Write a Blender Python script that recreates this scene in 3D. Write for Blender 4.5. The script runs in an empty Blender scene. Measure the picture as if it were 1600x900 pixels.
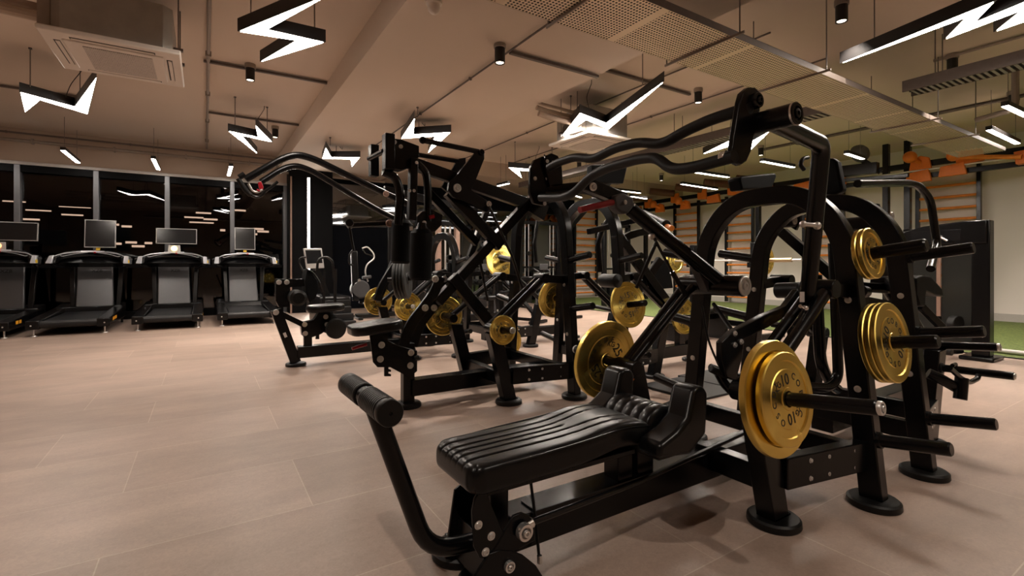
import bpy, math, random
from mathutils import Vector, Matrix
random.seed(7)
C = bpy.context.scene.collection
SC = bpy.context.scene
PI = math.pi
# ---------------------------------------------------------------- camera geometry (1600x900 photograph)
F = 759.0; HZ = 415.0; CH = 1.15
TH = math.atan(480/759)
FW = (math.sin(TH), math.cos(TH)); RT = (math.cos(TH), -math.sin(TH))

def P(px, py, X=None, Y=None, Z=None, t=None):
    """the world point that lies on a known plane of the room and is seen at a pixel"""
    u = (px-800)/F; v = (HZ-py)/F
    d = (FW[0]+RT[0]*u, FW[1]+RT[1]*u, v)
    if X is not None: t = X/d[0]
    elif Y is not None: t = Y/d[1]
    elif Z is not None: t = (Z-CH)/d[2]
    return Vector((d[0]*t, d[1]*t, CH+d[2]*t))

# ---------------------------------------------------------------- materials
M = {}
def nodes(name):
    m = bpy.data.materials.new(name); m.use_nodes = True
    return m, m.node_tree.nodes, m.node_tree.links, m.node_tree.nodes['Principled BSDF']

def mat(name, col, rough=.5, metal=0, noise=0.0, nscale=20, bump=0, bscale=200, spec=None, coat=0, trans=0, aniso=0):
    m, N, L, b = nodes(name)
    b.inputs['Base Color'].default_value = (*col, 1)
    b.inputs['Roughness'].default_value = rough
    b.inputs['Metallic'].default_value = metal
    if spec is not None: b.inputs['Specular IOR Level'].default_value = spec
    if coat: b.inputs['Coat Weight'].default_value = coat; b.inputs['Coat Roughness'].default_value = .15
    if trans: b.inputs['Transmission Weight'].default_value = trans
    tc = N.new('ShaderNodeTexCoord')
    if noise:
        n = N.new('ShaderNodeTexNoise'); n.inputs['Scale'].default_value = nscale; n.inputs['Detail'].default_value = 4
        L.new(tc.outputs['Object'], n.inputs['Vector'])
        mr = N.new('ShaderNodeMix'); mr.data_type = 'RGBA'
        mr.inputs['A'].default_value = (*[c*(1-noise) for c in col], 1)
        mr.inputs['B'].default_value = (*[min(1, c*(1+noise)) for c in col], 1)
        L.new(n.outputs['Fac'], mr.inputs['Factor']); L.new(mr.outputs['Result'], b.inputs['Base Color'])
    if bump:
        n2 = N.new('ShaderNodeTexNoise'); n2.inputs['Scale'].default_value = bscale; n2.inputs['Detail'].default_value = 3
        L.new(tc.outputs['Object'], n2.inputs['Vector'])
        bp = N.new('ShaderNodeBump'); bp.inputs['Strength'].default_value = bump; bp.inputs['Distance'].default_value = .002
        L.new(n2.outputs['Fac'], bp.inputs['Height']); L.new(bp.outputs['Normal'], b.inputs['Normal'])
    M[name] = m
    return m

def emis(name, col, strength):
    m, N, L, b = nodes(name)
    b.inputs['Base Color'].default_value = (.9, .9, .9, 1)
    b.inputs['Emission Color'].default_value = (*col, 1)
    b.inputs['Emission Strength'].default_value = strength
    M[name] = m
    return m

mat('black_powdercoat', (.0035, .0035, .004), .24, 0, .25, 60, .08, 900, spec=.28)
mat('black_steel', (.005, .005, .0055), .24, 0, .2, 40, spec=.4)
mat('black_rubber', (.0045, .0045, .0045), .42, 0, .2, 80, .25, 500, spec=.3)
mat('black_leather', (.0038, .0038, .0042), .29, 0, .25, 30, .04, 400, spec=.30)
mat('charcoal_pad', (.005, .0055, .0065), .5, 0, .2, 30, .3, 700, spec=.10)
mat('grey_cap', (.055, .055, .06), .45, 0, .15, 30)
mat('chrome', (.86, .84, .82), .22, .9, .04, 40)
mat('zinc', (.74, .72, .70), .38, .75, .08, 60)
mat('steel_rod', (.22, .2, .19), .28, 1, .1, 60)
mat('red_plastic', (.30, .004, .012), .3, 0, .1, 30)
mat('red_steel', (.5, .02, .03), .4, 0, .1, 30)
mat('orange_steel', (.78, .20, .02), .42, 0, .15, 30)
mat('orange_wood', (.80, .25, .03), .5, 0, .25, 12)
mat('brown_grip', (.10, .035, .018), .6, 0, .3, 30)
mat('yellow_label', (.95, .62, .03), .5, 0, .1, 20)
mat('amber_label', (.85, .38, .02), .5, 0, .1, 20)
mat('white_label', (.62, .58, .56), .5, 0, .1, 20)
mat('white_paint_metal', (.74, .68, .62), .45, 0, .05, 8)
mat('grille_grey', (.45, .42, .39), .5, 0, .1, 60)
mat('galvanised', (.33, .31, .28), .45, .55, .2, 8)
mat('conduit_grey', (.30, .25, .21), .5, .2, .15, 20)
mat('track_brown', (.12, .095, .08), .55, .2, .2, 20)
mat('fixture_black', (.006, .005, .005), .42, 0, .2, 30)
mat('silver_shroud', (.10, .10, .105), .34, .6, .1, 6)
mat('silver_trim', (.55, .56, .6), .28, .6, .08, 10)
mat('screen_glass', (.010, .0105, .012), .16, 0, .15, 3)
mat('screen_bezel', (.42, .41, .40), .4, .3, .05, 20)
mat('belt_rubber', (.010, .010, .011), .42, 0, .2, 60, .2, 400, spec=.35)
mat('navy_wall', (.0035, .0042, .0065), .6, 0, .25, 3, spec=.04)
mat('black_wall', (.004, .004, .0045), .5, 0, .2, 5, spec=.06)
mat('smoked_acrylic', (.028, .03, .028), .12, 0, .2, 4)
mat('mat_rubber', (.010, .010, .011), .6, 0, .35, 60, .4, 300)
mat('print_black', (.006, .005, .004), .6, 0, .1, 50)
mat('blue_plastic', (.02, .05, .12), .4)
mat('wood_pink', (.32, .2, .15), .5, 0, .2, 20)
mat('bumper_rubber', (.013, .013, .013), .5, 0, .2, 40)
mat('sensor_white', (.7, .62, .54), .4)
emis('bolt_diffuser', (1, .89, .78), 31)
emis('tube_diffuser', (1, .91, .82), 18)
emis('cool_diffuser', (1, .89, .79), 9)
emis('led_strip', (1, .90, .80), 14)
emis('downlight_glow', (1, .82, .62), 4)
emis('screen_lit', (.9, .25, .05), 1.2)
emis('clock_lit', (1, .75, .15), 1.5)

def paint(name, a, b_, rough=.75, scale=.5):
    m, N, L, b = nodes(name)
    tc = N.new('ShaderNodeTexCoord'); n = N.new('ShaderNodeTexNoise'); n.inputs['Scale'].default_value = scale; n.inputs['Detail'].default_value = 6
    r = N.new('ShaderNodeValToRGB'); r.color_ramp.elements[0].position = .3; r.color_ramp.elements[1].position = .7
    r.color_ramp.elements[0].color = (*a, 1); r.color_ramp.elements[1].color = (*b_, 1)
    L.new(tc.outputs['Object'], n.inputs['Vector']); L.new(n.outputs['Fac'], r.inputs['Fac']); L.new(r.outputs['Color'], b.inputs['Base Color'])
    n2 = N.new('ShaderNodeTexNoise'); n2.inputs['Scale'].default_value = 60
    L.new(tc.outputs['Object'], n2.inputs['Vector'])
    bp = N.new('ShaderNodeBump'); bp.inputs['Strength'].default_value = .08; bp.inputs['Distance'].default_value = .004
    L.new(n2.outputs['Fac'], bp.inputs['Height']); L.new(bp.outputs['Normal'], b.inputs['Normal'])
    b.inputs['Roughness'].default_value = rough
    M[name] = m
paint('ceiling_paint', (.60, .50, .41), (.66, .55, .455))
paint('warm_wall', (.42, .33, .26), (.48, .38, .30))
paint('white_wall', (.74, .68, .63), (.80, .74, .69))

def floor_mat():
    m, N, L, b = nodes('floor_tile')
    tc = N.new('ShaderNodeTexCoord')
    mp = N.new('ShaderNodeMapping'); mp.inputs['Location'].default_value = (.35, .12, 0)
    L.new(tc.outputs['Object'], mp.inputs['Vector'])
    br = N.new('ShaderNodeTexBrick'); br.inputs['Scale'].default_value = 1
    br.inputs['Brick Width'].default_value = 1.25; br.inputs['Row Height'].default_value = .65
    br.inputs['Mortar Size'].default_value = .003; br.inputs['Mortar Smooth'].default_value = .3; br.offset = .37; br.offset_frequency = 2
    br.inputs['Color1'].default_value = (.335, .245, .196, 1); br.inputs['Color2'].default_value = (.392, .292, .238, 1)
    br.inputs['Mortar'].default_value = (.46, .36, .29, 1)
    L.new(mp.outputs['Vector'], br.inputs['Vector'])
    n = N.new('ShaderNodeTexNoise'); n.inputs['Scale'].default_value = 2.2; n.inputs['Detail'].default_value = 8; n.inputs['Roughness'].default_value = .65
    mp2 = N.new('ShaderNodeMapping'); mp2.inputs['Scale'].default_value = (.6, 1.5, 1)
    L.new(tc.outputs['Object'], mp2.inputs['Vector']); L.new(mp2.outputs['Vector'], n.inputs['Vector'])
    fine = N.new('ShaderNodeTexNoise'); fine.inputs['Scale'].default_value = 55; fine.inputs['Detail'].default_value = 5; fine.inputs['Distortion'].default_value = 1.5
    L.new(tc.outputs['Object'], fine.inputs['Vector'])
    r1 = N.new('ShaderNodeMapRange'); r1.inputs['From Min'].default_value = .3; r1.inputs['From Max'].default_value = .7; r1.inputs['To Min'].default_value = .84; r1.inputs['To Max'].default_value = 1.14
    L.new(n.outputs['Fac'], r1.inputs['Value'])
    r2 = N.new('ShaderNodeMapRange'); r2.inputs['From Min'].default_value = .3; r2.inputs['From Max'].default_value = .7; r2.inputs['To Min'].default_value = .9; r2.inputs['To Max'].default_value = 1.1
    L.new(fine.outputs['Fac'], r2.inputs['Value'])
    mu = N.new('ShaderNodeMath'); mu.operation = 'MULTIPLY'; L.new(r1.outputs['Result'], mu.inputs[0]); L.new(r2.outputs['Result'], mu.inputs[1])
    vm = N.new('ShaderNodeVectorMath'); vm.operation = 'SCALE'
    L.new(br.outputs['Color'], vm.inputs[0]); L.new(mu.outputs['Value'], vm.inputs['Scale'])
    L.new(vm.outputs['Vector'], b.inputs['Base Color'])
    rr = N.new('ShaderNodeMapRange'); rr.inputs['To Min'].default_value = .34; rr.inputs['To Max'].default_value = .52
    L.new(fine.outputs['Fac'], rr.inputs['Value']); L.new(rr.outputs['Result'], b.inputs['Roughness'])
    bp = N.new('ShaderNodeBump'); bp.inputs['Strength'].default_value = .12; bp.inputs['Distance'].default_value = .003
    L.new(fine.outputs['Fac'], bp.inputs['Height']); L.new(bp.outputs['Normal'], b.inputs['Normal'])
    M['floor_tile'] = m
floor_mat()

def turf_mat():
    m, N, L, b = nodes('turf')
    tc = N.new('ShaderNodeTexCoord'); n = N.new('ShaderNodeTexNoise'); n.inputs['Scale'].default_value = 40; n.inputs['Detail'].default_value = 6
    L.new(tc.outputs['Object'], n.inputs['Vector'])
    r = N.new('ShaderNodeValToRGB'); r.color_ramp.elements[0].position = .35; r.color_ramp.elements[1].position = .65
    r.color_ramp.elements[0].color = (.06, .085, .018, 1); r.color_ramp.elements[1].color = (.135, .18, .04, 1)
    L.new(n.outputs['Fac'], r.inputs['Fac']); L.new(r.outputs['Color'], b.inputs['Base Color']); b.inputs['Roughness'].default_value = .9
    bp = N.new('ShaderNodeBump'); bp.inputs['Strength'].default_value = .6; bp.inputs['Distance'].default_value = .01
    L.new(n.outputs['Fac'], bp.inputs['Height']); L.new(bp.outputs['Normal'], b.inputs['Normal'])
    M['turf'] = m
turf_mat()

def gold_mat(name='gold_plate', col=(.90, .67, .17)):
    m, N, L, b = nodes(name)
    b.inputs['Base Color'].default_value = (*col, 1); b.inputs['Metallic'].default_value = 1; b.inputs['Roughness'].default_value = .27
    b.inputs['Anisotropic'].default_value = .88
    t = N.new('ShaderNodeTangent'); t.direction_type = 'RADIAL'; t.axis = 'Z'
    L.new(t.outputs['Tangent'], b.inputs['Tangent'])
    tc = N.new('ShaderNodeTexCoord'); n = N.new('ShaderNodeTexNoise'); n.inputs['Scale'].default_value = 3; n.inputs['Detail'].default_value = 2
    L.new(tc.outputs['Object'], n.inputs['Vector'])
    r = N.new('ShaderNodeMapRange'); r.inputs['To Min'].default_value = .22; r.inputs['To Max'].default_value = .30
    L.new(n.outputs['Fac'], r.inputs['Value']); L.new(r.outputs['Result'], b.inputs['Roughness'])
    M[name] = m
gold_mat()

def perf_mat():
    """perforated galvanised sheet: real see-through round holes"""
    m, N, L, b = nodes('perforated_sheet')
    b.inputs['Base Color'].default_value = (.76, .64, .48, 1); b.inputs['Metallic'].default_value = .4; b.inputs['Roughness'].default_value = .38
    tc = N.new('ShaderNodeTexCoord')
    sc = N.new('ShaderNodeVectorMath'); sc.operation = 'SCALE'; sc.inputs['Scale'].default_value = 1/.030
    L.new(tc.outputs['Object'], sc.inputs[0])
    fr = N.new('ShaderNodeVectorMath'); fr.operation = 'FRACTION'; L.new(sc.outputs['Vector'], fr.inputs[0])
    sb = N.new('ShaderNodeVectorMath'); sb.operation = 'SUBTRACT'; sb.inputs[1].default_value = (.5, .5, .5); L.new(fr.outputs['Vector'], sb.inputs[0])
    ml = N.new('ShaderNodeVectorMath'); ml.operation = 'MULTIPLY'; ml.inputs[1].default_value = (1, 1, 0); L.new(sb.outputs['Vector'], ml.inputs[0])
    ln = N.new('ShaderNodeVectorMath'); ln.operation = 'LENGTH'; L.new(ml.outputs['Vector'], ln.inputs[0])
    gt = N.new('ShaderNodeMath'); gt.operation = 'GREATER_THAN'; gt.inputs[1].default_value = .30; L.new(ln.outputs['Value'], gt.inputs[0])
    # a plain strip where two sheets meet
    sx = N.new('ShaderNodeSeparateXYZ'); L.new(tc.outputs['Object'], sx.inputs[0])
    w = N.new('ShaderNodeMath'); w.operation = 'PINGPONG'; w.inputs[1].default_value = .55; L.new(sx.outputs['X'], w.inputs[0])
    lt = N.new('ShaderNodeMath'); lt.operation = 'LESS_THAN'; lt.inputs[1].default_value = .035; L.new(w.outputs['Value'], lt.inputs[0])
    mx = N.new('ShaderNodeMath'); mx.operation = 'MAXIMUM'; L.new(gt.outputs['Value'], mx.inputs[0]); L.new(lt.outputs['Value'], mx.inputs[1])
    L.new(mx.outputs['Value'], b.inputs['Alpha'])
    M['perforated_sheet'] = m
perf_mat()

def glass_mat():
    m, N, L, b = nodes('night_glass')
    b.inputs['Base Color'].default_value = (.25, .27, .3, 1); b.inputs['Roughness'].default_value = .01; b.inputs['Transmission Weight'].default_value = 1; b.inputs['IOR'].default_value = 1.5
    M['night_glass'] = m
    m, N, L, b = nodes('dark_mirror')
    b.inputs['Base Color'].default_value = (.16, .17, .18, 1); b.inputs['Roughness'].default_value = .03; b.inputs['Metallic'].default_value = 1
    M['dark_mirror'] = m
glass_mat()

# ---------------------------------------------------------------- mesh builder
def V(*a): return Vector(a)
def unit(v): 
    v = Vector(v); return v.normalized() if v.length > 1e-9 else Vector((0, 0, 1))

def fillet(path, r, n=6):
    pts = [Vector(p) for p in path]
    if r <= 0 or len(pts) < 3: return pts
    out = [pts[0]]
    for i in range(1, len(pts)-1):
        a, b, c = pts[i-1], pts[i], pts[i+1]
        d1 = (a-b); d2 = (c-b); k = min(r, d1.length*.48, d2.length*.48)
        p1 = b + d1.normalized()*k; p2 = b + d2.normalized()*k
        for j in range(n+1):
            s = j/n
            out.append(p1*(1-s)**2 + b*2*s*(1-s) + p2*s*s)
    out.append(pts[-1]); return out

class MB:
    def __init__(s): s.v = []; s.f = []
    def add(s, vs, fs):
        o = len(s.v); s.v += [Vector(v) for v in vs]; s.f += [[o+i for i in f] for f in fs]; return s
    def box(s, lo, hi):
        (x0, y0, z0), (x1, y1, z1) = lo, hi
        return s.add([(x0,y0,z0),(x1,y0,z0),(x1,y1,z0),(x0,y1,z0),(x0,y0,z1),(x1,y0,z1),(x1,y1,z1),(x0,y1,z1)],
                     [(0,3,2,1),(4,5,6,7),(0,1,5,4),(1,2,6,5),(2,3,7,6),(3,0,4,7)])
    def beam(s, p0, p1, w, h, up=(0, 0, 1)):
        p0 = Vector(p0); p1 = Vector(p1); d = unit(p1-p0); up = Vector(up)
        if abs(d.dot(unit(up))) > .98: up = Vector((1, 0, 0))
        sd = unit(d.cross(up)); u = unit(sd.cross(d)); a = sd*(w/2); b = u*(h/2)
        vs = []
        for p in (p0, p1): vs += [p-a-b, p+a-b, p+a+b, p-a+b]
        return s.add(vs, [(0,3,2,1),(4,5,6,7),(0,1,5,4),(1,2,6,5),(2,3,7,6),(3,0,4,7)])
    def prism(s, pts, off):
        pts = [Vector(p) for p in pts]; off = Vector(off); n = len(pts)
        nrm = Vector((0, 0, 0))
        for i in range(n): nrm += pts[i].cross(pts[(i+1) % n])
        if nrm.dot(off) > 0: pts = pts[::-1]
        return s.add(pts+[p+off for p in pts], [tuple(range(n)), tuple(range(2*n-1, n-1, -1))] + [((i+1) % n, i, n+i, n+(i+1) % n) for i in range(n)])
    def sweep(s, path, sect):
        """sect(i, tangent) -> ring of points"""
        rings = []
        n = len(path)
        for i, p in enumerate(path):
            t = unit(path[min(i+1, n-1)]-path[max(i-1, 0)])
            rings.append(sect(p, t, i))
        k = len(rings[0]); vs = [v for r in rings for v in r]; fs = []
        for i in range(n-1):
            for j in range(k):
                fs.append((i*k+j, i*k+(j+1) % k, (i+1)*k+(j+1) % k, (i+1)*k+j))
        fs.append(tuple(range(k-1, -1, -1))); fs.append(tuple(range((n-1)*k, n*k)))
        return s.add(vs, fs)
    def tube(s, path, r, n=12, fil=0):
        pts = fillet(path, fil)
        st = {'a': None}
        rr = r if callable(r) else (lambda q: r)
        def sect(p, t, i):
            if st['a'] is None:
                st['a'] = unit(t.cross(Vector((0, 0, 1)) if abs(t.z) < .9 else Vector((1, 0, 0))))
            a = unit(st['a']-t*st['a'].dot(t)); st['a'] = a; b = t.cross(a)
            q = rr(i/(len(pts)-1))
            return [p+a*math.cos(2*PI*j/n)*q+b*math.sin(2*PI*j/n)*q for j in range(n)]
        return s.sweep(pts, sect)
    def strip(s, path, side, w, h, fil=0, n=8):
        """rectangular section swept along a path in a plane; side = constant axis (width w), h in the plane"""
        pts = fillet(path, fil, n); side = unit(side); m = len(pts)
        def sect(p, t, i):
            u = unit(t.cross(side)); k = 1.0
            return [p-side*w/2-u*h/2, p-side*w/2+u*h/2, p+side*w/2+u*h/2, p+side*w/2-u*h/2]
        return s.sweep(pts, sect)
    def cyl(s, p0, p1, r, n=20, r1=None):
        p0 = Vector(p0); p1 = Vector(p1)
        return s.tube([p0, p1], (lambda q: r+(r1-r)*q) if r1 is not None else r, n)
    def lathe(s, c, axis, prof, n=32):
        """closed profile list of (radius, height along axis)"""
        c = Vector(c); ax = unit(axis); a = unit(ax.cross(Vector((0, 0, 1)) if abs(ax.z) < .9 else Vector((1, 0, 0)))); b = ax.cross(a)
        k = len(prof); vs = []; fs = []
        for j in range(n):
            d = a*math.cos(2*PI*j/n)+b*math.sin(2*PI*j/n)
            vs += [c+d*r+ax*h for r, h in prof]
        for j in range(n):
            jj = (j+1) % n
            for i in range(k-1):
                fs.append((j*k+i, jj*k+i, jj*k+i+1, j*k+i+1))
        return s.add(vs, fs)
    def sphere(s, c, r, n=14, m=8, sc=(1, 1, 1)):
        c = Vector(c)
        prof = [(max(1e-4, r*math.sin(PI*i/m)), -r*math.cos(PI*i/m)) for i in range(m+1)]
        o = len(s.v); s.lathe((0, 0, 0), (0, 0, 1), prof, n)
        for i in range(o, len(s.v)):
            v = s.v[i]; s.v[i] = Vector((v.x*sc[0], v.y*sc[1], v.z*sc[2]))+c
        return s
    def bolt(s, c, axis, r=.012, h=.008):
        ax = unit(axis)
        return s.lathe(c, ax, [(1e-4, 0), (r*1.25, 0), (r*1.25, h*.35), (r*.95, h*.4), (r*.85, h), (r*.45, h), (r*.4, h*.6), (1e-4, h*.6)], 14)
    def slab_pad(s, L_, W, T, base, ax, ay, az, hump=None, groove=None, e=.35, nx=60, ny=32):
        """upholstered pad: superellipse edges, optional hump(u) and groove(u,v) in metres"""
        base = Vector(base); ax = unit(ax); ay = unit(ay); az = unit(az); vs = []; fs = []
        def edge(q, k):   # fall-off near the rim
            q = abs(q*2-1); return (1-q**k)**(1/3.0)
        for sgn in (1, -1):
            for i in range(nx+1):
                for j in range(ny+1):
                    u = .5-.5*math.cos(PI*i/nx); v = .5-.5*math.cos(PI*j/ny)
                    k = edge(u, 24)*edge(v, 14)
                    z = T/2+sgn*T/2*k
                    if sgn > 0:
                        z -= (groove(u, v) if groove else 0)*min(1, k*1.2)
                    z += hump(u) if hump else 0
                    # rounded plan corners
                    cu = (u-.5)*L_; cv = (v-.5)*W
                    rc = e*W; dx = abs(cu)-(L_/2-rc); dy = abs(cv)-(W/2-rc)
                    if dx > 0 and dy > 0:
                        m_ = max(dx, dy); l_ = math.hypot(dx, dy); f_ = m_/l_
                        cu = math.copysign((L_/2-rc)+dx*f_, cu); cv = math.copysign((W/2-rc)+dy*f_, cv)
                    vs.append(base+ax*(cu+L_/2)+ay*cv+az*z)
        S = (nx+1)*(ny+1)
        for i in range(nx):
            for j in range(ny):
                a = i*(ny+1)+j
                fs.append((a, a+ny+1, a+ny+2, a+1)); fs.append((S+a, S+a+1, S+a+ny+2, S+a+ny+1))
        return s.add(vs, fs)

def mesh_of(name, mb, material, origin=(0, 0, 0), sharp=35):
    me = bpy.data.meshes.new(name); o = Vector(origin)
    me.from_pydata([tuple(v-o) for v in mb.v], [], mb.f); me.update()
    for p in me.polygons: p.use_smooth = True
    me.set_sharp_from_angle(angle=math.radians(sharp))
    me.materials.append(M[material] if isinstance(material, str) else material)
    return me

def root_of(o):
    while o.parent: o = o.parent
    return o

def part(name, mb, material, parent, bevel=0.0, label=None, sharp=35, seg=2):
    """a part (or sub-part): one mesh under its thing; vertices are given in world coordinates"""
    o = bpy.data.objects.new(name, mesh_of(name, mb, material, root_of(parent).location, sharp)); C.objects.link(o); o.parent = parent
    if bevel: add_bevel(o, bevel, seg)
    if label: o['label'] = label
    return o
def add_bevel(o, w, seg=2):
    b = o.modifiers.new('bevel', 'BEVEL'); b.width = w; b.segments = seg; b.limit_method = 'ANGLE'; b.angle_limit = math.radians(40); b.harden_normals = False
def thing(name, label, cat, loc=(0, 0, 0), group=None):
    o = bpy.data.objects.new(name, None); C.objects.link(o); o.location = loc; o.empty_display_size = .1
    o['label'] = label; o['category'] = cat
    if group: o['group'] = group
    return o
def solid(name, mb, material, label, cat, loc=(0, 0, 0), group=None, bevel=0.0):
    o = bpy.data.objects.new(name, mesh_of(name, mb, material, loc)); C.objects.link(o); o.location = loc
    o['label'] = label; o['category'] = cat
    if group: o['group'] = group
    if bevel: add_bevel(o, bevel)
    return o
def struct(name, mb, material, parent=None, bevel=0.0):
    o = bpy.data.objects.new(name, mesh_of(name, mb, material, root_of(parent).location if parent else (0, 0, 0))); C.objects.link(o)
    if parent: o.parent = parent
    else: o['kind'] = 'structure'
    if bevel: add_bevel(o, bevel)
    return o
def copy_tree(o, parent=None):
    c = o.copy(); C.objects.link(c); c.parent = parent
    for ch in list(o.children): copy_tree(ch, c)
    return c
_tc = {}
def text_mesh(s, size):
    """verts/faces of a line of lettering centred on the origin in the XY plane"""
    if (s, size) in _tc: return _tc[(s, size)]
    cu = bpy.data.curves.new('lettering', 'FONT'); cu.body = s; cu.size = size; cu.align_x = 'CENTER'; cu.align_y = 'CENTER'; cu.resolution_u = 3; cu.offset = size*.012
    ob = bpy.data.objects.new('lettering', cu); C.objects.link(ob)
    dg = bpy.context.evaluated_depsgraph_get(); me = bpy.data.meshes.new_from_object(ob.evaluated_get(dg))
    r = ([v.co.copy() for v in me.vertices], [list(p.vertices) for p in me.polygons])
    bpy.data.objects.remove(ob); bpy.data.curves.remove(cu); bpy.data.meshes.remove(me)
    _tc[(s, size)] = r; return r
def add_text(mb, s, size, origin, ex, ey):
    vs, fs = text_mesh(s, size); ex = unit(ex); ey = unit(ey); origin = Vector(origin)
    mb.add([origin+ex*v.x+ey*v.y for v in vs], fs); return mb

mat('aluminium', (.16, .165, .175), .4, .6, .1, 10)
mat('cable_black', (.008, .007, .007), .6, 0, .2, 30)

mat('brass_sleeve', (.55, .42, .25), .35, .8, .1, 30)
# ================================================================ camera, world
cam = bpy.data.cameras.new('camera'); co = bpy.data.objects.new('camera', cam); C.objects.link(co)
cam.sensor_width = 36; cam.lens = 36*F/1600; cam.shift_y = (HZ-450)/1600.0*1.0
cam.clip_start = .05; cam.clip_end = 200
co.location = (0, 0, CH); co.rotation_euler = (PI/2, 0, -TH); SC.camera = co
w = bpy.data.worlds.new('night_world'); SC.world = w; w.use_nodes = True
w.node_tree.nodes['Background'].inputs['Color'].default_value = (.02, .025, .04, 1); w.node_tree.nodes['Background'].inputs['Strength'].default_value = .12
SC.view_settings.view_transform = 'Standard'; SC.view_settings.look = 'None'; SC.view_settings.gamma = 1; SC.view_settings.use_curve_mapping = False
SC.view_settings.exposure = 1.35
SC.cycles.use_denoising = True; SC.cycles.max_bounces = 8; SC.cycles.diffuse_bounces = 5; SC.cycles.glossy_bounces = 4; SC.cycles.transmission_bounces = 4; SC.cycles.sample_clamp_indirect = 6; SC.cycles.caustics_reflective = False; SC.cycles.caustics_refractive = False

# ================================================================ room shell
YW = 13.3      # window wall
XR = 13.8      # right wall
XL = -6.0; YF = -3.2
ZC = 3.83; ZS = 3.5
struct('floor', MB().box((XL, YF, -.2), (XR+.2, YW+.2, 0)), 'floor_tile')
o = struct('floor_turf', MB().box((8.47, YF, .0), (XR, YW, .012)), 'turf')
struct('trim_1', MB().box((8.44, YF, 0), (8.47, YW, .014)), 'black_rubber')
struct('ceiling', MB().box((XL, YF, ZC), (XR+.2, YW+.2, ZC+.2)), 'ceiling_paint')
struct('ceiling_soffit', MB().box((1.51, YF, ZS), (4.1, YW, ZC+.01)), 'ceiling_paint')
struct('ceiling_bulkhead', MB().box((4.1, 10.9, 3.45), (XR, YW, ZC+.01)), 'warm_wall')
struct('wall_left', MB().box((XL-.2, YF, 0), (XL, YW+.2, ZC)), 'warm_wall')
struct('wall_front', MB().box((XL, YF-.2, 0), (XR+.2, YF, ZC)), 'warm_wall')
struct('wall_right', MB().box((XR, YF, 0), (XR+.2, YW+.2, ZC)), 'white_wall')
struct('baseboard_right', MB().box((XR-.02, YF, 0), (XR, YW, .17)), 'grille_grey')
# window wall: bulkhead above, low kick below
XWE = 1.72
struct('wall_back', MB().box((XL, YW-.12, 3.17), (XWE, YW+.1, ZC)), 'warm_wall')
struct('wall_back_dark', MB().box((XWE, YW-.02, 0), (XR, YW+.2, ZC)), 'navy_wall')
struct('trim_2', MB().box((XL, YW-.15, 3.13), (XWE, YW-.10, 3.19)), 'grille_grey')
mx = [-.233*YW-1.22*2, -.233*YW-1.22, -.233*YW, -.144*YW, -.053*YW, .0412*YW, XWE-.03]
for i in range(len(mx)-1):
    x0, x1 = mx[i], mx[i+1]
    wn = bpy.data.objects.new('window_%d' % (i+1), None); C.objects.link(wn); wn.location = ((x0+x1)/2, YW, 0); wn['kind'] = 'structure'
    part('pane', MB().box((x0, YW, .1), (x1, YW+.012, 3.13)), 'night_glass', wn)
    part('mullion', MB().box((x1-.045, YW-.13, 0), (x1+.045, YW+.02, 3.13)), 'aluminium', wn, .006)
    part('transom', MB().box((x0, YW-.10, 1.10), (x1, YW-.02, 1.17)), 'black_wall', wn, .004)
    part('header', MB().box((x0, YW-.11, 2.99), (x1, YW-.01, 3.13)), 'black_wall', wn, .004)
    part('kick_panel', MB().box((x0, YW-.12, 0), (x1, YW+.02, .16)), 'black_wall', wn)
# night beyond the glass: dark parapet, facade, and glow strips added for streaks in the panes
struct('wall_parapet', MB().box((-30, YW+3.2, -.2), (12, YW+3.4, 1.0)), 'black_wall')
bl = bpy.data.objects.new('exterior_building', None); C.objects.link(bl); bl.location = (-6, 34, 0); bl['kind'] = 'structure'
part('facade', MB().box((-40, 34, -3), (14, 36, 14)), 'black_wall', bl)
emis('streak_glow', (1, .62, .40), 1.1)
for (xa, xb, yy) in [(4,40,313),(36,62,341),(40,80,327),(92,142,322),(96,130,334),(168,186,349),(190,206,352),(196,214,377),(178,190,379),(288,318,338),(296,334,346),(306,330,331),(318,340,341),(396,412,356),(384,402,364),(402,420,360),(206,226,383),(366,384,327),(226,238,378),(344,352,358)]:
    a = P(xa, yy, Y=33.97); b = P(xb, yy+3, Y=33.97)
    part('glass_streak', MB().box((a.x, 33.95, min(a.z, b.z)-.02), (b.x, 34.0, max(a.z, b.z))), 'streak_glow', bl)  # added glowing strip, stands in for a streak of light in the glass
# dark column with LED strip
colm = MB().box((1.72, YW-.55, 0), (2.72, YW, ZC)); struct('column_dark', colm, 'black_wall')
struct('trim_3', MB().box((1.74, YW-.575, 0), (1.775, YW-.55, 3.3)), 'wood_pink')
t = thing('light_strip', 'vertical glowing line recessed in the black column beside the windows', 'light', (2.15, YW-.57, 0))
part('channel', MB().box((2.105, YW-.575, .0), (2.195, YW-.55, 3.32)), 'fixture_black', t)
part('diffuser', MB().box((2.125, YW-.583, .32), (2.175, YW-.574, 3.30)), 'led_strip', t)
# black glossy wall screen
t = thing('wall_screen', 'large black glossy screen high on the dark wall beside the lit column', 'screen', (3.6, YW-.02, 2.2))
part('bezel', MB().box((2.78, YW-.07, 2.2), (4.5, YW-.02, 3.32)), 'fixture_black', t, .006)
part('glass', MB().box((2.80, YW-.078, 2.22), (4.48, YW-.069, 3.30)), 'dark_mirror', t)
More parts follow.
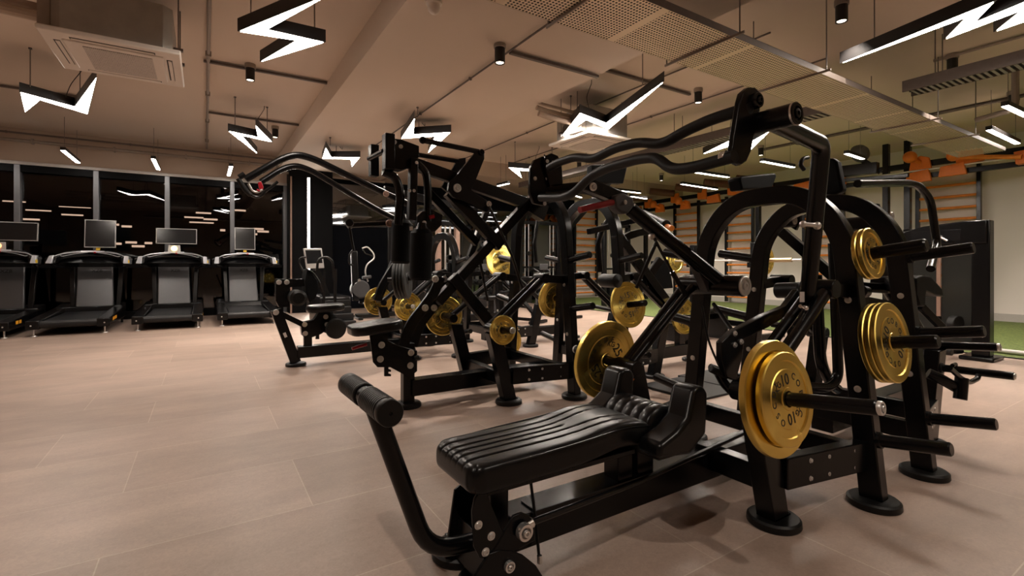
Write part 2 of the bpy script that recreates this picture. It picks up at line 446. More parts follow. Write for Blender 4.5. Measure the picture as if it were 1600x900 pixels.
# dark mirrors on the far wall
for i, (x0, x1) in enumerate([(5.0, 7.0), (7.03, 9.0), (9.03, 10.6)]):
    m_ = thing('wall_mirror', ['dark wall mirror behind the rear pulley frames, nearest the wall screen', 'dark wall mirror in the middle of the far wall', 'dark wall mirror beside the orange wall bars on the far wall'][i], 'mirror', ((x0+x1)/2, YW-.03, .3))
    part('frame', MB().box((x0, YW-.04, .3), (x1, YW-.02, 2.9)), 'fixture_black', m_)
    part('glass', MB().box((x0+.02, YW-.046, .32), (x1-.02, YW-.039, 2.88)), 'dark_mirror', m_)
struct('wall_back_pale', MB().box((11.0, YW-.05, 0), (XR, YW-.02, 3.45)), 'white_wall')
# ================================================================ ceiling services
ZB = 3.25
def inset(poly, d):
    n = len(poly); out = []
    area = sum(poly[i].x*poly[(i+1) % n].y-poly[(i+1) % n].x*poly[i].y for i in range(n))
    sg = 1 if area > 0 else -1
    for i in range(n):
        a, b, c = poly[i-1], poly[i], poly[(i+1) % n]
        d1 = unit(b-a); d2 = unit(c-b); n1 = Vector((-d1.y, d1.x, 0))*sg; n2 = Vector((-d2.y, d2.x, 0))*sg
        bis = n1+n2
        if bis.length < .15: out.append(b-d1*d*0+unit(d1-d2)*(-d*3)); continue
        bis.normalize(); k = min(d/max(.25, bis.dot(n1)), d*3.0)
        out.append(b+bis*k)
    return out
BOLTS = [
 ([(371,50),(419,47.5),(515,-6),(419,47),(509,67),(406,97.5),(462,64)], 'largest zigzag pendant on the ceiling, close to the round sensor'),
 ([(30,144),(116,167),(151,121),(138,179),(64,157),(39,176)], 'zigzag pendant hanging beneath the near air conditioner'),
 ([(356,205),(402,214.5),(399,196),(426,222.5),(378,212),(402,240)], 'zigzag pendant on the treadmill side of the soffit, farther than the air conditioner'),
 ([(509,231),(518,246),(563,246),(550,260.5),(547,249),(503,248)], 'small far zigzag pendant above the black column'),
 ([(648,185),(647,210.5),(705,207),(669,239),(679,213.5),(626,217)], 'zigzag pendant above the tall handle posts of the second machine'),
 ([(794,262),(846,266),(850,250),(874,272),(812,266.5),(815,278)], 'small zigzag pendant half behind the round end plate'),
 ([(877,214),(906,176.5),(947,192.5),(1038,127.5),(951,202.5),(916,188)], 'long zigzag pendant between the soffit edge and the perforated tray'),
 ([(1312,100.5),(1558,1),(1525,35),(1670,-25),(1720,-6),(1552,51.5),(1594,18),(1474,63.5),(1508,29)], 'big zigzag pendant over the cable ladder'),
 ([(1098,241),(1142,219),(1166,226),(1202,206),(1170,238),(1140,229)], 'zigzag pendant seen past the upright lever plate'),
]
BOLTS[0] = ([(371,50),(515,-8),(419,47),(509,67),(406,97.5),(462,64)], BOLTS[0][1])
for k, (pl, lab) in enumerate(BOLTS):
    poly = [P(x, y, Z=ZB) for x, y in pl]
    cx = sum(p.x for p in poly)/len(poly); cy = sum(p.y for p in poly)/len(poly)
    t = thing('zigzag_pendant', lab, 'light', (cx, cy, ZB), 'zigzag pendants')
    part('housing', MB().prism([p+V(0, 0, .006) for p in poly], (0, 0, .118)), 'fixture_black', t)
    part('diffuser', MB().prism(inset(poly, .012), (0, 0, .010)), 'bolt_diffuser', t)
    ws = sorted(poly, key=lambda p: (p-V(cx, cy, ZB)).length)
    a, b = poly[0]*.72+V(cx, cy, ZB)*.28, poly[len(poly)//2]*.72+V(cx, cy, ZB)*.28
    for q in (a, b):
        zt = ZS if 1.51 < q.x < 4.1 else ZC
        part('hanger', MB().cyl((q.x, q.y, ZB+.1), (q.x, q.y, zt), .006, 8).cyl((q.x, q.y, zt-.02), (q.x, q.y, zt), .018, 10), 'steel_rod', t)
    q = poly[1]*.5+V(cx, cy, ZB)*.5; zt = ZS if 1.51 < q.x < 4.1 else ZC
    part('power_cord', MB().tube([(q.x, q.y, ZB+.1), (q.x+.03, q.y+.1, ZB+.3), (q.x+.15, q.y+.12, zt-.05), (q.x+.15, q.y+.12, zt)], .005, 6, .08), 'fixture_black', t)

# linear pendants ------------------------------------------------
def pendant(p0, p1, lab, group, diff='tube_diffuser', w=.06, h=.06, ang=0):
    c = (p0+p1)/2; t = thing('linear_pendant', lab, 'light', c, group)
    d = unit(p1-p0)
    part('housing', MB().beam(p0+V(0, 0, h/2+.006), p1+V(0, 0, h/2+.006), w, h), 'fixture_black', t, .003)
    part('diffuser', MB().beam(p0+d*.006+V(0, 0, .004), p1-d*.006+V(0, 0, .004), w-.012, .008), diff, t)
    for q in (p0+d*.12, p1-d*.12):
        zt = ZS if 1.51 < q.x < 4.1 else (3.45 if (q.x > 4.1 and q.y > 10.9) else ZC)
        part('suspension_wire', MB().cyl((q.x, q.y, q.z+h), (q.x, q.y, zt), .004, 6), 'steel_rod', t)
wl = [(-2.14, 'over the treadmill with the tall bright screen'), (-.84, 'over the treadmill with the wide screen'), (.46, 'over the treadmill nearest the column'), (-3.5, 'over the treadmill cut off by the frame edge')]
for x, l in wl:
    pendant(V(x, 11.6, 3.2), V(x, 12.85, 3.2), 'short linear pendant '+l, 'pendants before the windows', w=.075)
far = [((1077,268.5),(1138,277.5),'upper linear pendant behind the wavy handlebars'), ((1065,288),(1120,296.5),'lower linear pendant behind the wavy handlebars'),
       ((1190,252.5),(1240,262),'linear pendant just past the bent lever tube'), ((957,297),(1000,302),'linear pendant beyond the rubber capped lever, upper of two'),
       ((985,307),(1010,311),'tiny linear pendant beside the orange rig end'), ((1322,240.5),(1348,249),'linear pendant behind the spotlight shaped roller'),
       ((1545,203.5),(1590,225),'warm linear pendant right of the perforated tray end'), ((1570,166),(1640,199),'near linear pendant with grey housing at the picture edge'),
       ((888,303),(908,309),'tiny linear pendant seen below the round end plate'), ((778,291),(795,287),'tiny pendant above the dark mirrors')]
for a, b, l in far:
    Z_ = 3.2 if a[0] > 1300 else 3.12
    p0 = P(*a, Z=Z_); p1 = P(*b, Z=Z_)
    if p0.y > YW-.3 or p0.x > XR-.3 or p1.x > XR-.2:
        k = min((YW-.6)/max(p0.y, p1.y), (XR-.5)/max(p0.x, p1.x)); p0 = V(0, 0, CH)+(p0-V(0, 0, CH))*k; p1 = V(0, 0, CH)+(p1-V(0, 0, CH))*k; p1.z = p0.z
    pendant(p0, p1, l, 'pendants over the far half of the room', 'cool_diffuser' if a[0] < 1545 or a[0] > 1560 else 'tube_diffuser', w=.08)

# downlights -----------------------------------------------------
def downlight(px, py, lab, power=120, zt=None):
    z0 = 3.62 if zt is None else zt-.19
    p = P(px, py, Z=z0); zc = ZS if 1.51 < p.x < 4.1 else ZC
    if zc == ZS: p = P(px, py, Z=ZS-.2); z0 = ZS-.2
    else: p = P(px, py, Z=ZC-.22); z0 = ZC-.22
    t = thing('downlight', lab, 'light', (p.x, p.y, z0), 'black can downlights')
    part('can', MB().lathe((p.x, p.y, z0), (0, 0, 1), [(.036, .012), (.048, 0), (.055, 0), (.055, .16), (1e-4, .16)], 24), 'fixture_black', t)
    part('mount_box', MB().cyl((p.x, p.y, z0+.16), (p.x, p.y, zc), .066, 20), 'conduit_grey', t, .004)
    part('lens', MB().cyl((p.x, p.y, z0+.008), (p.x, p.y, z0+.014), .040, 20), 'downlight_glow', t)
    l = bpy.data.lights.new('downlight_lamp', 'SPOT'); l.energy = power; l.spot_size = math.radians(75); l.spot_blend = .6; l.shadow_soft_size = .03; l.color = (1, .88, .76)
    lo = bpy.data.objects.new('downlight_lamp', l); C.objects.link(lo); lo.location = (0, 0, -.012); lo.parent = t
DL = [(391,126,'black can downlight on the short conduit left of the soffit edge'), (781,99,'black can downlight where three conduits meet'), (1091,161,'black can downlight next to the upright lever plate'),
      (1315,34,'black can downlight nearest the camera, above the perforated tray'), (1488,112,'black can downlight above the cable ladder'), (889,232,'far black can downlight beside the second air conditioner'),
      (1022,236,'far black can downlight beneath the wavy handlebar'), (905,264,'tiny far black can downlight beyond the round end plate'), (430,215,'black can downlight behind the third zigzag pendant')]
for a in DL: downlight(*a)
def added_downlight(x, y, lab, power):  # added lamps out of view that give the foreground its light and shadows
    zc = ZS if 1.51 < x < 4.1 else ZC
    d = Vector((x, y, zc-.2)); w_ = x*FW[0]+y*FW[1]
    z0 = zc-.22 if zc == ZC else zc-.2
    t = thing('downlight', lab, 'light', (x, y, z0), 'black can downlights')
    part('can', MB().lathe((x, y, z0), (0, 0, 1), [(.036, .012), (.048, 0), (.055, 0), (.055, .16), (1e-4, .16)], 24), 'fixture_black', t)
    part('mount_box', MB().cyl((x, y, z0+.16), (x, y, zc), .066, 20), 'conduit_grey', t, .004)
    part('lens', MB().cyl((x, y, z0+.008), (x, y, z0+.014), .040, 20), 'downlight_glow', t)
    l = bpy.data.lights.new('downlight_lamp', 'SPOT'); l.energy = power; l.spot_size = math.radians(110); l.spot_blend = .7; l.shadow_soft_size = .03; l.color = (1, .88, .76)
    lo = bpy.data.objects.new('downlight_lamp', l); C.objects.link(lo); lo.location = (0, 0, -.012); lo.parent = t
added_downlight(-.6, .4, 'added can downlight out of view over the open floor, closest to the camera', 60)
added_downlight(2.4, -.9, 'added can downlight out of view on the soffit, near the camera', 50)
added_downlight(5.2, .3, 'added can downlight out of view near the camera, right of the loaded pegs', 22)
added_downlight(-3.2, 3.2, 'added can downlight out of view over the open floor before the treadmills', 90)

# ceiling cassettes ----------------------------------------------
def cassette(lab, x0, y0, s, z, body, run=2.6):
    x1 = x0+s; y1 = y0+s; c = ((x0+x1)/2, (y0+y1)/2, z)
    t = thing('ceiling_air_conditioner', lab, 'air conditioner', c, None)
    i = s*.10
    part('panel', MB().prism([(x0, y0, z), (x1, y0, z), (x1, y1, z), (x0, y1, z)], (0, 0, .045)), 'white_paint_metal', t, .012)
    part('cover', MB().box((x0+s*.14, y0+s*.14, z-.014), (x1-s*.14, y1-s*.14, z+.006)), 'white_paint_metal', t, .01)
    g = part('intake_grille', MB().box((x0+s*.27, y0+s*.2, z-.019), (x1-s*.23, y1-s*.2, z-.012)), 'grille_mesh', t)
    a, b = s*.1, s*.2
    for (lo, hi) in [((x0+b, y0+s*.075), (x1-b, y0+s*.12)), ((x0+b, y1-s*.12), (x1-b, y1-s*.075)), ((x0+s*.075, y0+b), (x0+s*.12, y1-b)), ((x1-s*.12, y0+b), (x1-s*.075, y1-b))]:
        part('air_slot', MB().box((*lo, z-.003), (*hi, z+.01)), 'fixture_black', t)
        f = part('louvre', MB().box((lo[0]+.008, lo[1]+.008, z-.008), (hi[0]-.008, hi[1]-.008 if hi[1]-lo[1] > .2 else lo[1]+.03, z-.001)) if hi[1]-lo[1] < .2 else MB().box((lo[0]+.012, lo[1]+.008, z-.008), (hi[0]-.004, hi[1]-.008, z-.001)), 'white_paint_metal', t)
    bx = s*.07
    part('casing', MB().prism([(x0+bx*2, y0+bx, z+.045), (x1-bx*2, y0+bx, z+.045), (x1-bx, y0+bx*2, z+.045), (x1-bx, y1-bx*2, z+.045), (x1-bx*2, y1-bx, z+.045), (x0+bx*2, y1-bx, z+.045), (x0+bx, y1-bx*2, z+.045), (x0+bx, y0+bx*2, z+.045)], (0, 0, body)), 'galvanised', t, .004)
    for (hx, hy) in [(x0+.03, y0+s*.3), (x1-.03, y0+s*.3), (x0+.03, y1-s*.3), (x1-.03, y1-s*.3)]:
        part('hanger', MB().cyl((hx, hy, z+.1), (hx, hy, ZC), .006, 8).box((hx-.04, hy-.02, z+.14), (hx+.04, hy+.02, z+.165)), 'steel_rod', t)
    part('pipe_cover', MB().box((x0-.02, y0+s*.15, z+.06), (x0+bx, y0+s*.45, z+.06+body*.85)), 'conduit_grey', t, .008)
    for k, zz in enumerate((.12, .22, .33)):
        part('refrigerant_pipe', MB().tube([(x0+.02, y0+s*.2+k*.06, z+zz+.05), (x0-.6, y0+s*.2+k*.06, z+zz+.07), (x0-run, y0+s*.22+k*.06, z+zz+.1)], .045-.01*k, 10), 'warm_wall', t)
m, N, L, b = nodes('grille_mesh')
b.inputs['Base Color'].default_value = (.5, .46, .42, 1)
tc = N.new('ShaderNodeTexCoord'); vo = N.new('ShaderNodeTexVoronoi'); vo.inputs['Scale'].default_value = 70; vo.inputs['Randomness'].default_value = .1
rp = N.new('ShaderNodeValToRGB'); rp.color_ramp.elements[0].color = (.12, .11, .10, 1); rp.color_ramp.elements[1].color = (.55, .50, .46, 1); rp.color_ramp.elements[0].position = .35; rp.color_ramp.elements[1].position = .5
L.new(tc.outputs['Object'], vo.inputs['Vector']); L.new(vo.outputs['Distance'], rp.inputs['Fac']); L.new(rp.outputs['Color'], b.inputs['Base Color']); M['grille_mesh'] = m
cassette('white ceiling air conditioner over the treadmill aisle, nearest the camera', -1.19, 5.50, 1.0, 3.12, .42)
q = P(955, 216, Z=3.1)
cassette('white ceiling air conditioner half hidden by the wavy handlebars', q.x-.45, q.y, 1.0, 3.12, .42, .75)

# smoke sensor -----------------------------------------------------
q = P(678, 3, Z=ZS)
t = thing('smoke_sensor', 'white round sensor on the soffit, cut by the top of the picture', 'sensor', (q.x, q.y, ZS))
part('base', MB().lathe(q, (0, 0, -1), [(1e-4, 0), (.075, 0), (.072, .02), (.05, .03), (1e-4, .03)], 28), 'sensor_white', t)
part('dome', MB().sphere(q+V(0, 0, -.05), .055, 20, 12, (1, 1, 1.15)), 'sensor_white', t)

# perforated tray --------------------------------------------------
TZ = 3.05; TY0, TY1 = 2.43, 3.03
t = thing('perforated_cable_tray', 'wide perforated metal tray running across the whole ceiling', 'cable tray', (4, (TY0+TY1)/2, TZ))
TX0, TX1 = -2.0, 11.2
part('sheet', MB().add([(TX0, TY0, TZ), (TX1, TY0, TZ), (TX1, TY1, TZ), (TX0, TY1, TZ)], [(0, 3, 2, 1)]), 'perforated_sheet', t)
part('flange', MB().box((TX0, TY0-.003, TZ), (TX1, TY0, TZ+.06)).box((TX0, TY0-.003, TZ+.057), (TX1, TY0+.02, TZ+.06)), 'track_brown', t)
part('flange', MB().box((TX0, TY1, TZ), (TX1, TY1+.003, TZ+.06)).box((TX0, TY1-.02, TZ+.057), (TX1, TY1+.003, TZ+.06)), 'track_brown', t)
for (px, py) in [(855, 40), (1044, 99), (1189, 141), (1347, 208), (1410, 229)]:
    x = P(px, py, Z=TZ).x
    part('support_rod', MB().beam((x, TY0-.12, TZ-.012), (x, TY1+.08, TZ-.012), .012, .02), 'conduit_grey', t)
    for yy in (TY0-.08, TY1+.06):
        part('hanger', MB().cyl((x, yy, TZ-.02), (x, yy, ZS if 1.51 < x < 4.1 else ZC), .006, 8), 'steel_rod', t)

for k in range(9):
    y = TY0+.045+k*.0635; part('cable', MB().tube([(TX0+.1, y, TZ+.034), (TX1*.3, y+.006*math.sin(k*2), TZ+.034), (TX1*.7, y-.006*math.sin(k*3), TZ+.034), (TX1-.6, y, TZ+.034)], .031, 8), 'cable_black', t)  # cables added to fill the tray so the sheet's holes look dark
# cable ladder -------------------------------------------------------
LX = 6.98; LZ = 3.2; LW = .26
for lab, ya, yb in (('slotted cable ladder on the camera side of the perforated tray', YF+.3, TY0-.04), ('slotted cable ladder running on beyond the perforated tray, over the wavy handlebars', TY1+.04, 10.7)):
    t = thing('cable_ladder', lab, 'cable tray', (LX, (ya+yb)/2, LZ), 'cable ladders')
    for sx in (0, LW):
        part('side_rail', MB().box((LX+sx-.012, ya, LZ), (LX+sx+.012, yb, LZ+.13)), 'track_brown', t, .003)
    n_ = min(97, int((yb-ya)/.058)); st = (yb-ya-.06)/n_
    rung = part('rung', MB().box((LX, ya+.02, LZ), (LX+LW, ya+.02+st*.48, LZ+.012)), 'galvanised', t)
    for k in range(1, n_):
        c = rung.copy(); C.objects.link(c); c.parent = t; c.location = (0, k*st, 0)
    for k in range(4):
        yy = ya+.3+(yb-ya-.6)*k/3
        for sx in (.02, LW-.02): part('hanger', MB().cyl((LX+sx, yy, LZ), (LX+sx, yy, ZC), .006, 8), 'steel_rod', t)
    for k in range(3): part('cable', MB().tube([(LX+.06+k*.06, ya+.03, LZ+.04), (LX+.06+k*.06, yb-.03, LZ+.04)], .026, 8), 'cable_black', t)
# conduits and track channels ----------------------------------------
def conduit(pts, lab, r=.013, m_='conduit_grey', flat=False, clips=True, name='ceiling_conduit'):
    pts = [Vector(p) for p in pts]
    t = thing(name, lab, 'conduit', pts[0], 'ceiling conduits')
    if flat: 
        mb = MB()
        for a, b in zip(pts, pts[1:]): mb.beam(a, b, .045, .03)
        part('channel', mb, m_, t, .002)
    else:
        part('pipe', MB().tube(pts, r, 10, .1), m_, t)
    if clips:
        L_ = sum((b-a).length for a, b in zip(pts, pts[1:])); n = max(1, int(L_/1.6)); 
        for k in range(n):
            a, b = pts[0], pts[1]; q = a+(b-a)*((k+.5)/n); d = unit(b-a)
            part('clip', MB().beam(q-d*.015, q+d*.015, r*3.2, r*3.2), m_, t, .002)
c_ = ZC-.03; s_ = ZS-.03
x = P(327, 0, Z=c_).x
conduit([(x, -2, c_), (x, 13.0, c_)], 'pale straight conduit passing the near air conditioner', .02)
a = P(318, 95, Z=c_); conduit([(a.x, a.y, c_), (1.5, P(391, 107, Z=c_).y, c_)], 'short brown channel feeding the downlight left of the soffit', flat=True, m_='track_brown', clips=False)
a = P(322, 175, Z=c_); conduit([(a.x, a.y, c_), (1.5, a.y, c_)], 'brown channel over the third zigzag pendant', flat=True, m_='track_brown', clips=False)
a = P(0, 134, Z=c_); conduit([(a.x-1, a.y, c_), (P(120, 150, Z=c_).x, a.y, c_)], 'brown channel over the pendant beneath the air conditioner', flat=True, m_='track_brown', clips=False)
conduit([(XL+.1, 12.9, 3.55), (1.5, 12.9, 3.55), (1.5, 12.9, 3.4), (4.1, 12.9, 3.4)], 'long pipe running along the top of the windows', .032)
conduit([(XL+.1, 12.75, 3.66), (1.45, 12.75, 3.66)], 'dark channel above the window pipe', flat=True, m_='track_brown')
a = P(855, 39, Z=s_); b = P(700, 147, Z=s_); x = (a.x+b.x)/2
conduit([(x, 2.9, s_), (x, 9.5, s_)], 'brown conduit on the soffit running from the tray to the far zigzag pendant', .011, 'track_brown')
a = P(797, 82, Z=s_); conduit([(a.x, a.y, s_), (4.08, a.y, s_)], 'brown channel ending at the soffit edge', flat=True, m_='track_brown', clips=False)
a = P(948, 110, Z=c_); conduit([(4.15, a.y, c_), (P(1080, 147, Z=c_).x, a.y, c_)], 'brown channel from the soffit edge to the far downlight', flat=True, m_='track_brown', clips=False)
a = P(1065, 108, Z=c_); b = P(860, 190, Z=c_); conduit([(a.x, 3.1, c_), (a.x, 11, c_)], 'thin conduit above the long zigzag pendant', .011, 'track_brown')
a = P(1100, 155, Z=c_); conduit([(a.x, 3.1, c_), (a.x, 10.8, c_)], 'thin conduit past the downlight near the lever plate', .011, 'track_brown')
a = P(1200, 40, Z=c_); 
conduit([(a.x, -2, c_), (a.x, 2.3, c_)], 'twin pipe right of the tray, nearer of two', .022, 'track_brown')
conduit([(a.x+.12, -2, c_), (a.x+.12, 2.3, c_)], 'twin pipe right of the tray, farther of two', .022, 'track_brown')
a = P(1400, 112, Z=c_); conduit([(a.x, -2, c_), (a.x, 2.4, c_)], 'conduit above the cable ladder', .018, 'conduit_grey')
a = P(1500, 170, Z=c_); conduit([(a.x, -2, c_), (a.x, 6.4, c_)], 'dark conduit beyond the cable ladder', .03, 'track_brown')
a = P(1260, 110, Z=c_); conduit([(a.x, -1.2, c_), (a.x, 2.4, c_)], 'conduit leading to the nearest downlight', .014, 'conduit_grey')
conduit([(9.2, 1.9, ZC-.02), (9.2, 1.9, 3.25), (9.2, 2.3, 3.2)], 'grey drain pipe dropping beside the tray', .04, 'conduit_grey', clips=False)
# ================================================================ treadmills
def screen(parent, c, w, h, lean, name='screen'):
    """flat monitor facing the runner (towards -Y)"""
    x, y, z = c; d = V(0, math.sin(lean), math.cos(lean)); n = V(0, -math.cos(lean), math.sin(lean))
    def quad(w_, h_, off): 
        p = V(x, y, z)+n*off
        return [p-V(w_/2, 0, 0), p+V(w_/2, 0, 0), p+V(w_/2, 0, 0)+d*h_, p-V(w_/2, 0, 0)+d*h_]
    s_ = part(name, MB().prism(quad(w, h, 0), -n*.035), 'screen_bezel', parent, .004)
    q = [v+d*.014 for v in quad(w-.028, h-.028, .0005)]
    part('display', MB().prism(q, n*.0015), 'screen_glass', s_)
    return s_
def treadmill(cx, label, mode):
    y0 = 10.66; t = thing('treadmill', label, 'treadmill', (cx, 11.7, 0), 'treadmills before the windows')
    x0, x1 = cx-.55+mode.get('sh', 0), cx+.50+mode.get('sh', 0)
    part('deck', MB().box((x0+.16, y0+.06, .13), (x1-.16, y0+1.75, .235)), 'black_powdercoat', t, .01)
    part('belt', MB().add([], []).strip([V((x0+x1)/2, y0+.05, .20), V((x0+x1)/2, y0+.075, .243), V((x0+x1)/2, y0+1.7, .262)], (1, 0, 0), .66, .012, .02), 'belt_rubber', t)
    part('rear_roller', MB().cyl((x0+.15, y0+.07, .195), (x1-.15, y0+.07, .195), .058, 24), 'belt_rubber', t)
    for s, xa in ((-1, x0), (1, x1)):
        rail = MB(); xi = xa-s*.17
        rail.prism([(xa, y0, .12), (xa, y0+2.05, .12), (xa, y0+2.05, .35), (xa, y0+1.7, .34), (xa, y0+.25, .27), (xa, y0, .26)], (-s*.17, 0, 0))
        r = part('side_rail', rail, 'black_powdercoat', t, .012)
        part('bolt', MB().bolt((xa-s*.07, y0-.002, .185), (0, -1, 0), .009, .005), 'zinc', r)
        if s > 0:
            for k in range(mode.get('lab', 3)):
                yy = y0+.34+k*.16
                part('warning_label', MB().box((xa-.001, yy, .19), (xa+.0025, yy+.12, .245)), 'amber_label', r)
        part('levelling_foot', MB().cyl((xa-s*.08, y0+.12, .02), (xa-s*.08, y0+.12, .12), .012, 10).lathe((xa-s*.08, y0+.12, 0), (0, 0, 1), [(1e-4, 0), (.045, 0), (.04, .014), (.015, .02), (1e-4, .02)], 18), 'zinc', t)
        part('levelling_foot', MB().cyl((xa-s*.05, y0+1.9, .0), (xa-s*.05, y0+1.9, .12), .02, 10), 'black_steel', t)
    part('motor_hood', MB().prism([(x0+.02, y0+1.62, .25), (x0+.02, y0+1.70, .36), (x0+.02, y0+2.2, .40), (x0+.02, y0+2.25, .12), (x0+.02, y0+1.62, .12)], (1.01, 0, 0)), 'black_powdercoat', t, .02)
    # silver shroud
    yb = y0+1.74; sh = MB().prism([(cx-.30, yb, .34), (cx+.28, yb, .34), (cx+.24, yb+.22, 1.17), (cx-.30, yb+.22, 1.17)], (0, .07, 0))
    s_ = part('upright_shroud', sh, 'silver_shroud', t, .02)
    n_ = unit(V(0, -.83, .22))
    add_ = add_text(MB(), 'XZB', .085, V(cx, yb+.22-.032-.006, 1.045), (1, 0, 0), (0, .22, .83)); part('lettering', add_, 'print_black', s_)
    for sx in (-1, 1):
        part('upright_post', MB().prism([(cx+sx*.34-.04, yb+.05, .3), (cx+sx*.34+.04, yb+.05, .3), (cx+sx*.38+.04, yb+.2, 1.2), (cx+sx*.38-.04, yb+.2, 1.2)], (0, .09, 0)), 'black_steel', t, .01)
    # console
    yc = y0+1.30
    prof = []
    cons = MB()
    path = [(cx-.555, yc-.12, 1.235), (cx-.48, yc+.10, 1.31), (cx-.28, yc+.24, 1.345), (cx, yc+.28, 1.36), (cx+.28, yc+.24, 1.345), (cx+.48, yc+.10, 1.31), (cx+.555, yc-.12, 1.235)]
    cons.strip([V(*p) for p in path], (0, .35, .94), .14, .18, .12)
    c_ = part('console', cons, 'black_powdercoat', t, .02)
    tr = [(cx-.53, yc-.08, 1.30), (cx-.42, yc+.02, 1.37), (cx-.2, yc+.11, 1.405), (cx, yc+.12, 1.415), (cx+.2, yc+.11, 1.405), (cx+.42, yc+.02, 1.37), (cx+.53, yc-.08, 1.30)]
    part('console_trim', MB().tube([V(*p) for p in tr], .012, 8, .15), 'silver_trim', c_)
    for s in (-1, 1):
        part('console_trim', MB().tube([V(cx+s*.06, yc+.10, 1.40), V(cx+s*.25, yc+.06, 1.37), V(cx+s*.40, yc-.02, 1.32), V(cx+s*.44, yc+.0, 1.335)], .007, 6, .1), 'silver_trim', c_)
        e = part('console_end', MB().prism([(cx+s*.50, yc-.25, 1.19), (cx+s*.59, yc-.25, 1.19), (cx+s*.565, yc-.10, 1.33), (cx+s*.50, yc-.10, 1.34)], (0, .12, .0)), 'silver_trim' , c_, .012)
        if s > 0:
            part('warning_label', MB().box((cx+.575, yc-.235, 1.20), (cx+.588, yc-.15, 1.255)), 'yellow_label', c_)
        part('handrail', MB().tube([V(cx+s*.54, yc-.15, 1.22), V(cx+s*.52, yc-.05, 1.15), V(cx+s*.44, yc+.52, 1.12), V(cx+s*.40, yc+.62, 1.1)], .022, 10, .12), 'black_steel', t)
    part('emergency_stop', MB().cyl((cx+.04, yc+.14, 1.40), (cx+.04, yc+.125, 1.425), .028, 14), 'red_steel', c_)
    part('lower_panel', MB().prism([(cx-.5, yc+.02, 1.20), (cx+.5, yc+.02, 1.20), (cx+.42, yc+.22, 1.12), (cx-.42, yc+.22, 1.12)], (0, .14, .08)), 'black_powdercoat', c_, .01)
    z = 1.42
    sh_ = part('console_shelf', MB().box((cx-.17, yc+.13, 1.41), (cx+.17, yc+.21, 1.435)), 'silver_trim', c_, .005)
    st = part('screen_stand', MB().beam((cx+mode.get('dx', 0)*.6, yc+.25, 1.42), (cx+mode.get('dx', 0)*.8, yc+.30, 1.62), .06, .03, (0, 1, 0)), mode.get('stand', 'yellow_label'), t)
    screen(t, (cx+mode.get('dx', 0), yc+.22, mode['z']), mode['w'], mode['h'], .12)
    if 'clock' in mode:
        k = part('console_display', MB().prism([(cx-.11, yc+.15, 1.435), (cx+.11, yc+.15, 1.435), (cx+.10, yc+.18, 1.57), (cx-.10, yc+.18, 1.57)], (0, .02, 0)), 'screen_bezel', c_, .006)
        part('lit_dial', MB().lathe((cx, yc+.160, 1.50), (0, -1, .2), [(1e-4, 0), (.055, 0), (.055, .006), (1e-4, .006)], 20), mode['clock'], k)
treadmill(-3.10, 'treadmill cut off by the frame edge, with a wide dark screen and glowing red dial', dict(w=.78, h=.34, z=1.60, clock='screen_lit', lab=2, dx=.12, stand='black_steel'))
treadmill(-1.81, 'treadmill with a tall upright screen turned portrait and orange side labels', dict(w=.47, h=.54, z=1.50, lab=3, dx=.10, sh=-.06))
treadmill(-.53, 'treadmill with a wide landscape screen above a glowing yellow dial', dict(w=.70, h=.32, z=1.60, clock='clock_lit', lab=1, stand='black_steel', dx=.04))
treadmill(.75, 'treadmill with a portrait screen, the one nearest the lit black column', dict(w=.40, h=.49, z=1.50, lab=0, dx=0))
# ================================================================ weight plates
_pl = {}
def plate_mesh(R, T, kg, gold=True):
    key = (R, T, kg, gold)
    if key in _pl: return _pl[key]
    h = T/2
    prof = [(.0315, -h), (.042, -h), (.044, -h+.003), (R*.62, -h+.003), (R*.64, -h+.006), (R*.80, -h+.006), (R*.82, -h), (R-.004, -h), (R, -h+.004), (R, h-.004), (R-.004, h), (R*.82, h), (R*.80, h-.006), (R*.64, h-.006), (R*.62, h-.003), (.044, h-.003), (.042, h), (.0315, h), (.0315, -h)]
    if not gold: prof = [(.0315, -h), (.06, -h), (.062, -h+.006), (R*.7, -h+.006), (R*.78, -h), (R-.012, -h), (R, -h+.012), (R, h-.012), (R-.012, h), (R*.78, h), (R*.7, h-.006), (.062, h-.006), (.06, h), (.0315, h), (.0315, -h)]
    me = mesh_of('weight_plate', MB().lathe((0, 0, 0), (0, 0, 1), prof, 64), 'gold_plate' if gold else 'bumper_rubber', sharp=25)
    txt = MB()
    if gold:
        for sgn in (1, -1):
            zz = sgn*(h-.003+.0006); ex0 = V(sgn, 0, 0)
            for k, (s, ang, r, sz) in enumerate([(kg, 90, .40, .34), (kg, 270, .40, .34), ('KG', 132, .42, .19), ('KG', 312, .42, .19)]):
                a = math.radians(ang); er = V(math.cos(a)*sgn, math.sin(a), 0); et = V(sgn*math.sin(a), -math.cos(a), 0)
                add_text(txt, s, R*sz, V(er.x*R*r, er.y*R*r, zz), et, er)
            for word, a0 in (('COBOC', 0), ('OSCDE', 180)):
                for j, chh in enumerate(word):
                    a = math.radians(a0+48-j*24); er = V(math.cos(a)*sgn, math.sin(a), 0); et = V(sgn*math.sin(a), -math.cos(a), 0)
                    add_text(txt, chh, R*.20, V(er.x*R*.53, er.y*R*.54, zz), et, er)
    _pl[key] = (me, mesh_of('lettering', txt, 'print_black') if gold else None)
    return _pl[key]
